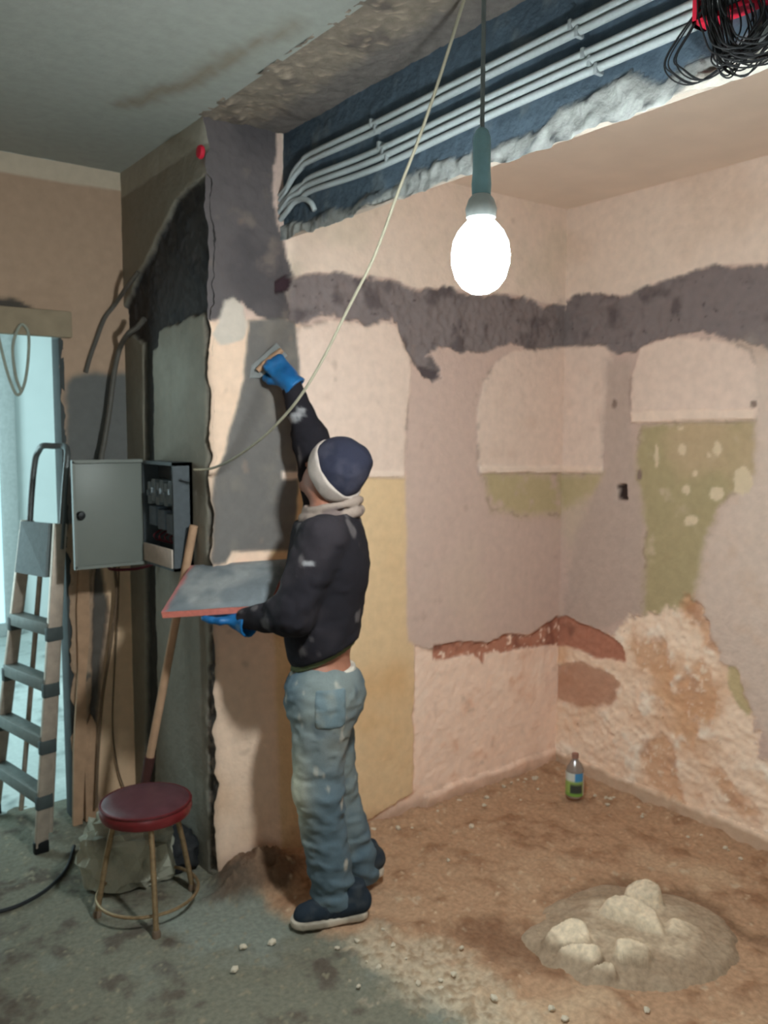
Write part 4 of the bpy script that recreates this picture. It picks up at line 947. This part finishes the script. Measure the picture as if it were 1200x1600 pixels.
# gloves
def hand_fn(w, X, Y, Z, curls, spread, thumb, cuff):
    """w wrist, X to the fingertips, Y thumb side, Z back of the hand"""
    X, Y, Z = nz(X), nz(Y), nz(Z); R = np.stack([X, Y, Z]); segs = []
    pc = w+X*.055
    for i, (oy, L, cu, sp) in enumerate(zip((.030, .010, -.010, -.029), (.074, .083, .077, .060), curls, spread)):
        p = w+X*(.098-.006*abs(i-1))+Y*oy; a = 0
        d0 = nz(X*math.cos(sp)+Y*math.sin(sp))
        segs.append((w+X*.03+Y*oy*.7, p, .0125, .0115))
        for f, k in zip((.46, .31, .23), cu):
            a += math.radians(k); dv = d0*math.cos(a)-Z*math.sin(a); q = p+dv*L*f*1.05; segs.append((p, q, .0108, .0098)); p = q
    p = w+X*.02+Y*.028-Z*.004
    for L, dv in zip((.042, .034, .028), thumb):
        dv = nz(dv[0]*X+dv[1]*Y+dv[2]*Z); q = p+dv*L; segs.append((p, q, .0135, .011)); p = q
    def fn(P):
        d = rbox(P, pc, (.048, .040, .0155), .014, R)
        d = sm(d, cone(P, w-X*(cuff+.02), w+X*.02, .050, .034), .02)
        for (a, b, r1, r2) in segs: d = sm(d, cone(P, a, b, r1, r2), .006)
        c = cone(P, w-X*(cuff+.05), w+X*.0, .0465, .030)
        d = d-.0015*fbm(P, 40, 2)
        return np.maximum(np.maximum(d, -((P-(w-X*cuff))@X)), -np.maximum(c, (P-w)@X))
    return fn, R
glove_c = two((24, 96, 150), (16, 80, 132), 14)
M_GLOVE = mat('nitrile_glove', attr=True, rough=.45, nscale=80, namt=.08, bump=.1, bscale=160, spec=.4)
# left hand: flat, palm up beneath the board
fnL, RL_ = hand_fn(wrL+[.0, 0, -.012], [.80, -.58, .14], [.58, .81, .0], [.12, -.08, -.99], ((6, 8, 6), (4, 6, 6), (5, 8, 8), (8, 10, 8)), (.16, .04, -.06, -.18), ((.6, .7, .1), (.85, .4, .05), (.95, .15, .0)), .035)
c = wrL+[.1, 0, 0]
body_part('glove', fnL, c-[.2, .14, .12], c+[.16, .14, .12], .0042, glove_c, M_GLOVE, label='blue glove flat under the board')
# right hand: closed on the trowel's handle
Xr = nz([.66, -.10, .75]); Yr = nz([.74, .1, -.64]); Zr = nz(np.cross(Xr, Yr)); Zr = Zr if Zr[1] > 0 else -Zr; Yr = nz(Yr-Xr*(Yr@Xr))
fnR, RR_ = hand_fn(wrR, Xr, Yr, Zr, ((62, 78, 40), (66, 80, 40), (68, 80, 40), (70, 80, 40)), (.06, .0, -.05, -.1), ((.75, .6, -.35), (.75, .1, -.75), (.5, -.2, -.85)), .03)
c = wrR+Xr*.06
body_part('glove', fnR, c-.16, c+.16, .0042, glove_c, M_GLOVE, label='blue glove gripping the trowel')
# shoes
def shoe(name, heel, toe, tilt, lab):
    heel = np.asarray(heel); toe = np.asarray(toe); X = nz(toe-heel); Yv = nz(np.cross([0, 0, 1.], X)); Zv = np.cross(X, Yv); L = np.linalg.norm(toe-heel); R = np.stack([X, Yv, Zv])
    h0 = heel
    def lc(P): return (P-h0)@R.T
    def up(P):
        Q = lc(P); d = cone(Q, (.035, 0, .055), (.10, 0, .058), .042, .044); d = sm(d, cone(Q, (.10, 0, .055), (L-.05, .0, .035), .046, .036), .02)
        d = sm(d, cone(Q, (.05, 0, .06), (.055, 0, .105), .043, .042), .02)
        d = d-.002*fbm(P, 22, 2)-.003*np.exp(-((Q[:, 0]-.15)/.04)**2)*np.cos(Q[:, 0]*240)
        return np.maximum(np.maximum(d, -(Q[:, 2]-.018)), Q[:, 2]-.125)
    def sole(P):
        Q = lc(P); wv = .040+.010*np.sin(np.clip(Q[:, 0]/L, 0, 1)*3.1)-.006*np.exp(-((Q[:, 0]-.1)/.04)**2)
        c2 = np.clip(Q[:, 0], .045, L-.045); r = np.hypot(Q[:, 0]-c2, Q[:, 1])-wv
        return np.maximum(r, np.abs(Q[:, 2]-.013)-.013)
    lo = np.minimum(heel, toe)-.09; hi = np.maximum(heel, toe)+.09; hi[2] += .09
    s = body_part(name, up, lo, hi, .006, two((40, 48, 58), (62, 66, 70), 16), M_CLOTH, label=lab)
    o = body_part('sole', sole, lo, hi, .006, two((190, 176, 160), (150, 138, 124), 14), M_SKIN, parent=s)
    return o
hlp = lambda x, y: loc(on(x, y, 2, 0.012))
shoe('shoe', loc(on(577, 1428, 2, .012)), loc(on(452, 1448, 2, .012)), 0, 'dark shoe of the near foot, flat on the floor')
h2 = loc((.500, -.372, .050)); t2 = loc((.252, -.318, .012))
shoe('shoe', h2, t2, 0, 'dark shoe of the far foot, heel raised off the floor')

# ---- the board he carries
NL, NR, FL = at(252, 957, 2.83), at(420, 946, 2.83), at(298, 884, 3.08)
bd = empty('plaster_board', (NL+NR)/2, 'square pink-edged board loaded with grey plaster held on the left glove', 'plaster board')
bn = nz(np.cross(NR-NL, FL-NL)); bn = bn if bn[2] > 0 else -bn
mb = MB(); mb.prism([NL, NR, NR+FL-NL, FL], -bn*.024); mb.build('foam_core', mat('pink_foam', (226, 130, 116), nscale=60, namt=.12, bump=.1), bd, True)
n = 46; uu, vv = np.meshgrid(np.linspace(0, 1, n), np.linspace(0, 1, n)); uu = uu.ravel(); vv = vv.ravel()
P = NL+uu[:, None]*(NR-NL)+vv[:, None]*(FL-NL); ed = np.minimum(np.minimum(uu, 1-uu), np.minimum(vv, 1-vv))
k = smooth(.0, .10, ed+.05*fbm(P, 12, 3)); P = P+bn*(.0015+k*(.010+.008*fbm(P+3, 9, 3)))[:, None]
iu, iv = np.meshgrid(np.arange(n-1), np.arange(n-1)); a = (iv*n+iu).ravel()
kk = smooth(-.3, .6, fbm(P+1, 10, 3))[:, None]; cc = lin((112, 116, 120))*(1-kk)+lin((140, 140, 140))*kk
left = smooth(.06, .0, uu+.02*fbm(P, 30, 2))[:, None]*.8; cc = cc*(1-left)+lin((190, 100, 96))*left
link_mesh('plaster_coat', mesh_np('plaster_coat', P, np.stack([a, a+1, a+n+1, a+n], 1), cc), mat('wet_plaster', attr=True, rough=.5, nscale=40, bump=.2), bd)
# ---- trowel in the raised hand
HW = lambda p: G0+np.asarray(p)@BASIS
hc = wrR+Xr*.112-Zr*.028
tw = empty('trowel', HW(hc), 'small steel plastering trowel gripped in the raised blue glove', 'trowel')
mb = MB(); mb.tube([HW(hc-Yr*.055), HW(hc-Yr*.02), HW(hc+Yr*.03), HW(hc+Yr*.06)], [.010, .0125, .0125, .009], 12); mb.build('handle', M_WOOD, tw)
mb = MB(); mb.tube([HW(hc-Yr*.0), HW(hc-Yr*.0-Zr*.018)], .005, 8); mb.build('shank', M_DARKMETAL, tw)
wx = np.array([nz(Xr@BASIS), nz(Yr@BASIS), nz(Zr@BASIS)])
mb = MB(); cb = HW(hc+Yr*.010+Xr*.006-Zr*.019)
o1 = wx[1]*.075; o2 = wx[0]*.030
mb.prism([cb-o1*.9-o2, cb+o1*.8-o2*.9, cb+o1*1.25, cb+o1*.8+o2*.9, cb-o1*.9+o2], wx[2]*.0022); mb.build('blade', mat('trowel_steel', (150, 150, 150), rough=.4, metal=.7), tw, True)

# ---- crumbs of plaster on the floor
CR = []
for s in range(5):
    bm = bmesh.new(); bmesh.ops.create_icosphere(bm, subdivisions=1, radius=1)
    for v in bm.verts:
        q = .75+.5*random.random(); v.co = Vector((v.co.x*q, v.co.y*q*(.7+.2*s/5), v.co.z*q*.55))
    me = bpy.data.meshes.new('crumb'); bm.to_mesh(me); bm.free(); me.materials.append(mat('plaster_crumb', (204, 190, 170), nscale=30)); CR.append(me)
def crumb(p, r, lab, grp, i):
    o = bpy.data.objects.new('plaster_crumb', CR[i % 5]); COL.objects.link(o); o.location = p; o.scale = (r, r, r); o.rotation_euler = (0, 0, random.random()*6)
    tag(o, lab, 'rubble', grp)
i = 0
for (x, y, r) in [(737, 1291, .016), (380, 1480, .016), (425, 1472, .016), (366, 1515, .014), (700, 1345, .012), (772, 1560, .014), (862, 1576, .014), (1010, 1578, .012), (960, 1395, .01)]:
    p = on(x, y, 2, .01); i += 1
    crumb((p[0], p[1], .012), r, ['flat pale plaster crumb alone near the back wall', 'pale plaster crumb on dark floor left of the near shoe, middle one of three', 'pale plaster crumb on dark floor just left of the near shoe', 'pale plaster crumb on dark floor, nearest the camera of the three left of the shoe',
          'pale plaster crumb between the far shoe and the back wall', 'pale plaster crumb at the front of the dirt floor, left of the heap', 'pale plaster crumb in front of the heap on its left', 'pale plaster crumb in front of the heap on its right', 'small pale crumb just behind the plaster heap'][i-1], None, i)
for k in range(70):
    if k < 28: x, y = .06+1.75*random.random(), -.02-.12*abs(random.gauss(0, .6)); lab, grp = 'small crumb of plaster along the foot of the back wall', 'crumbs along the back wall'
    elif k < 52: x, y = .24+.09*random.gauss(0, 1), -.6-1.0*random.random(); lab, grp = 'small crumb of plaster on the pale strip of the removed wall', 'crumbs on the removed wall line'
    else: x, y = 1.66+.12*random.random(), -.35-.95*random.random(); lab, grp = 'small crumb of plaster along the foot of the right wall', 'crumbs along the right wall'
    crumb((x, y, .012+.01*(k < 28)), .006+.009*random.random(), lab, grp, k)
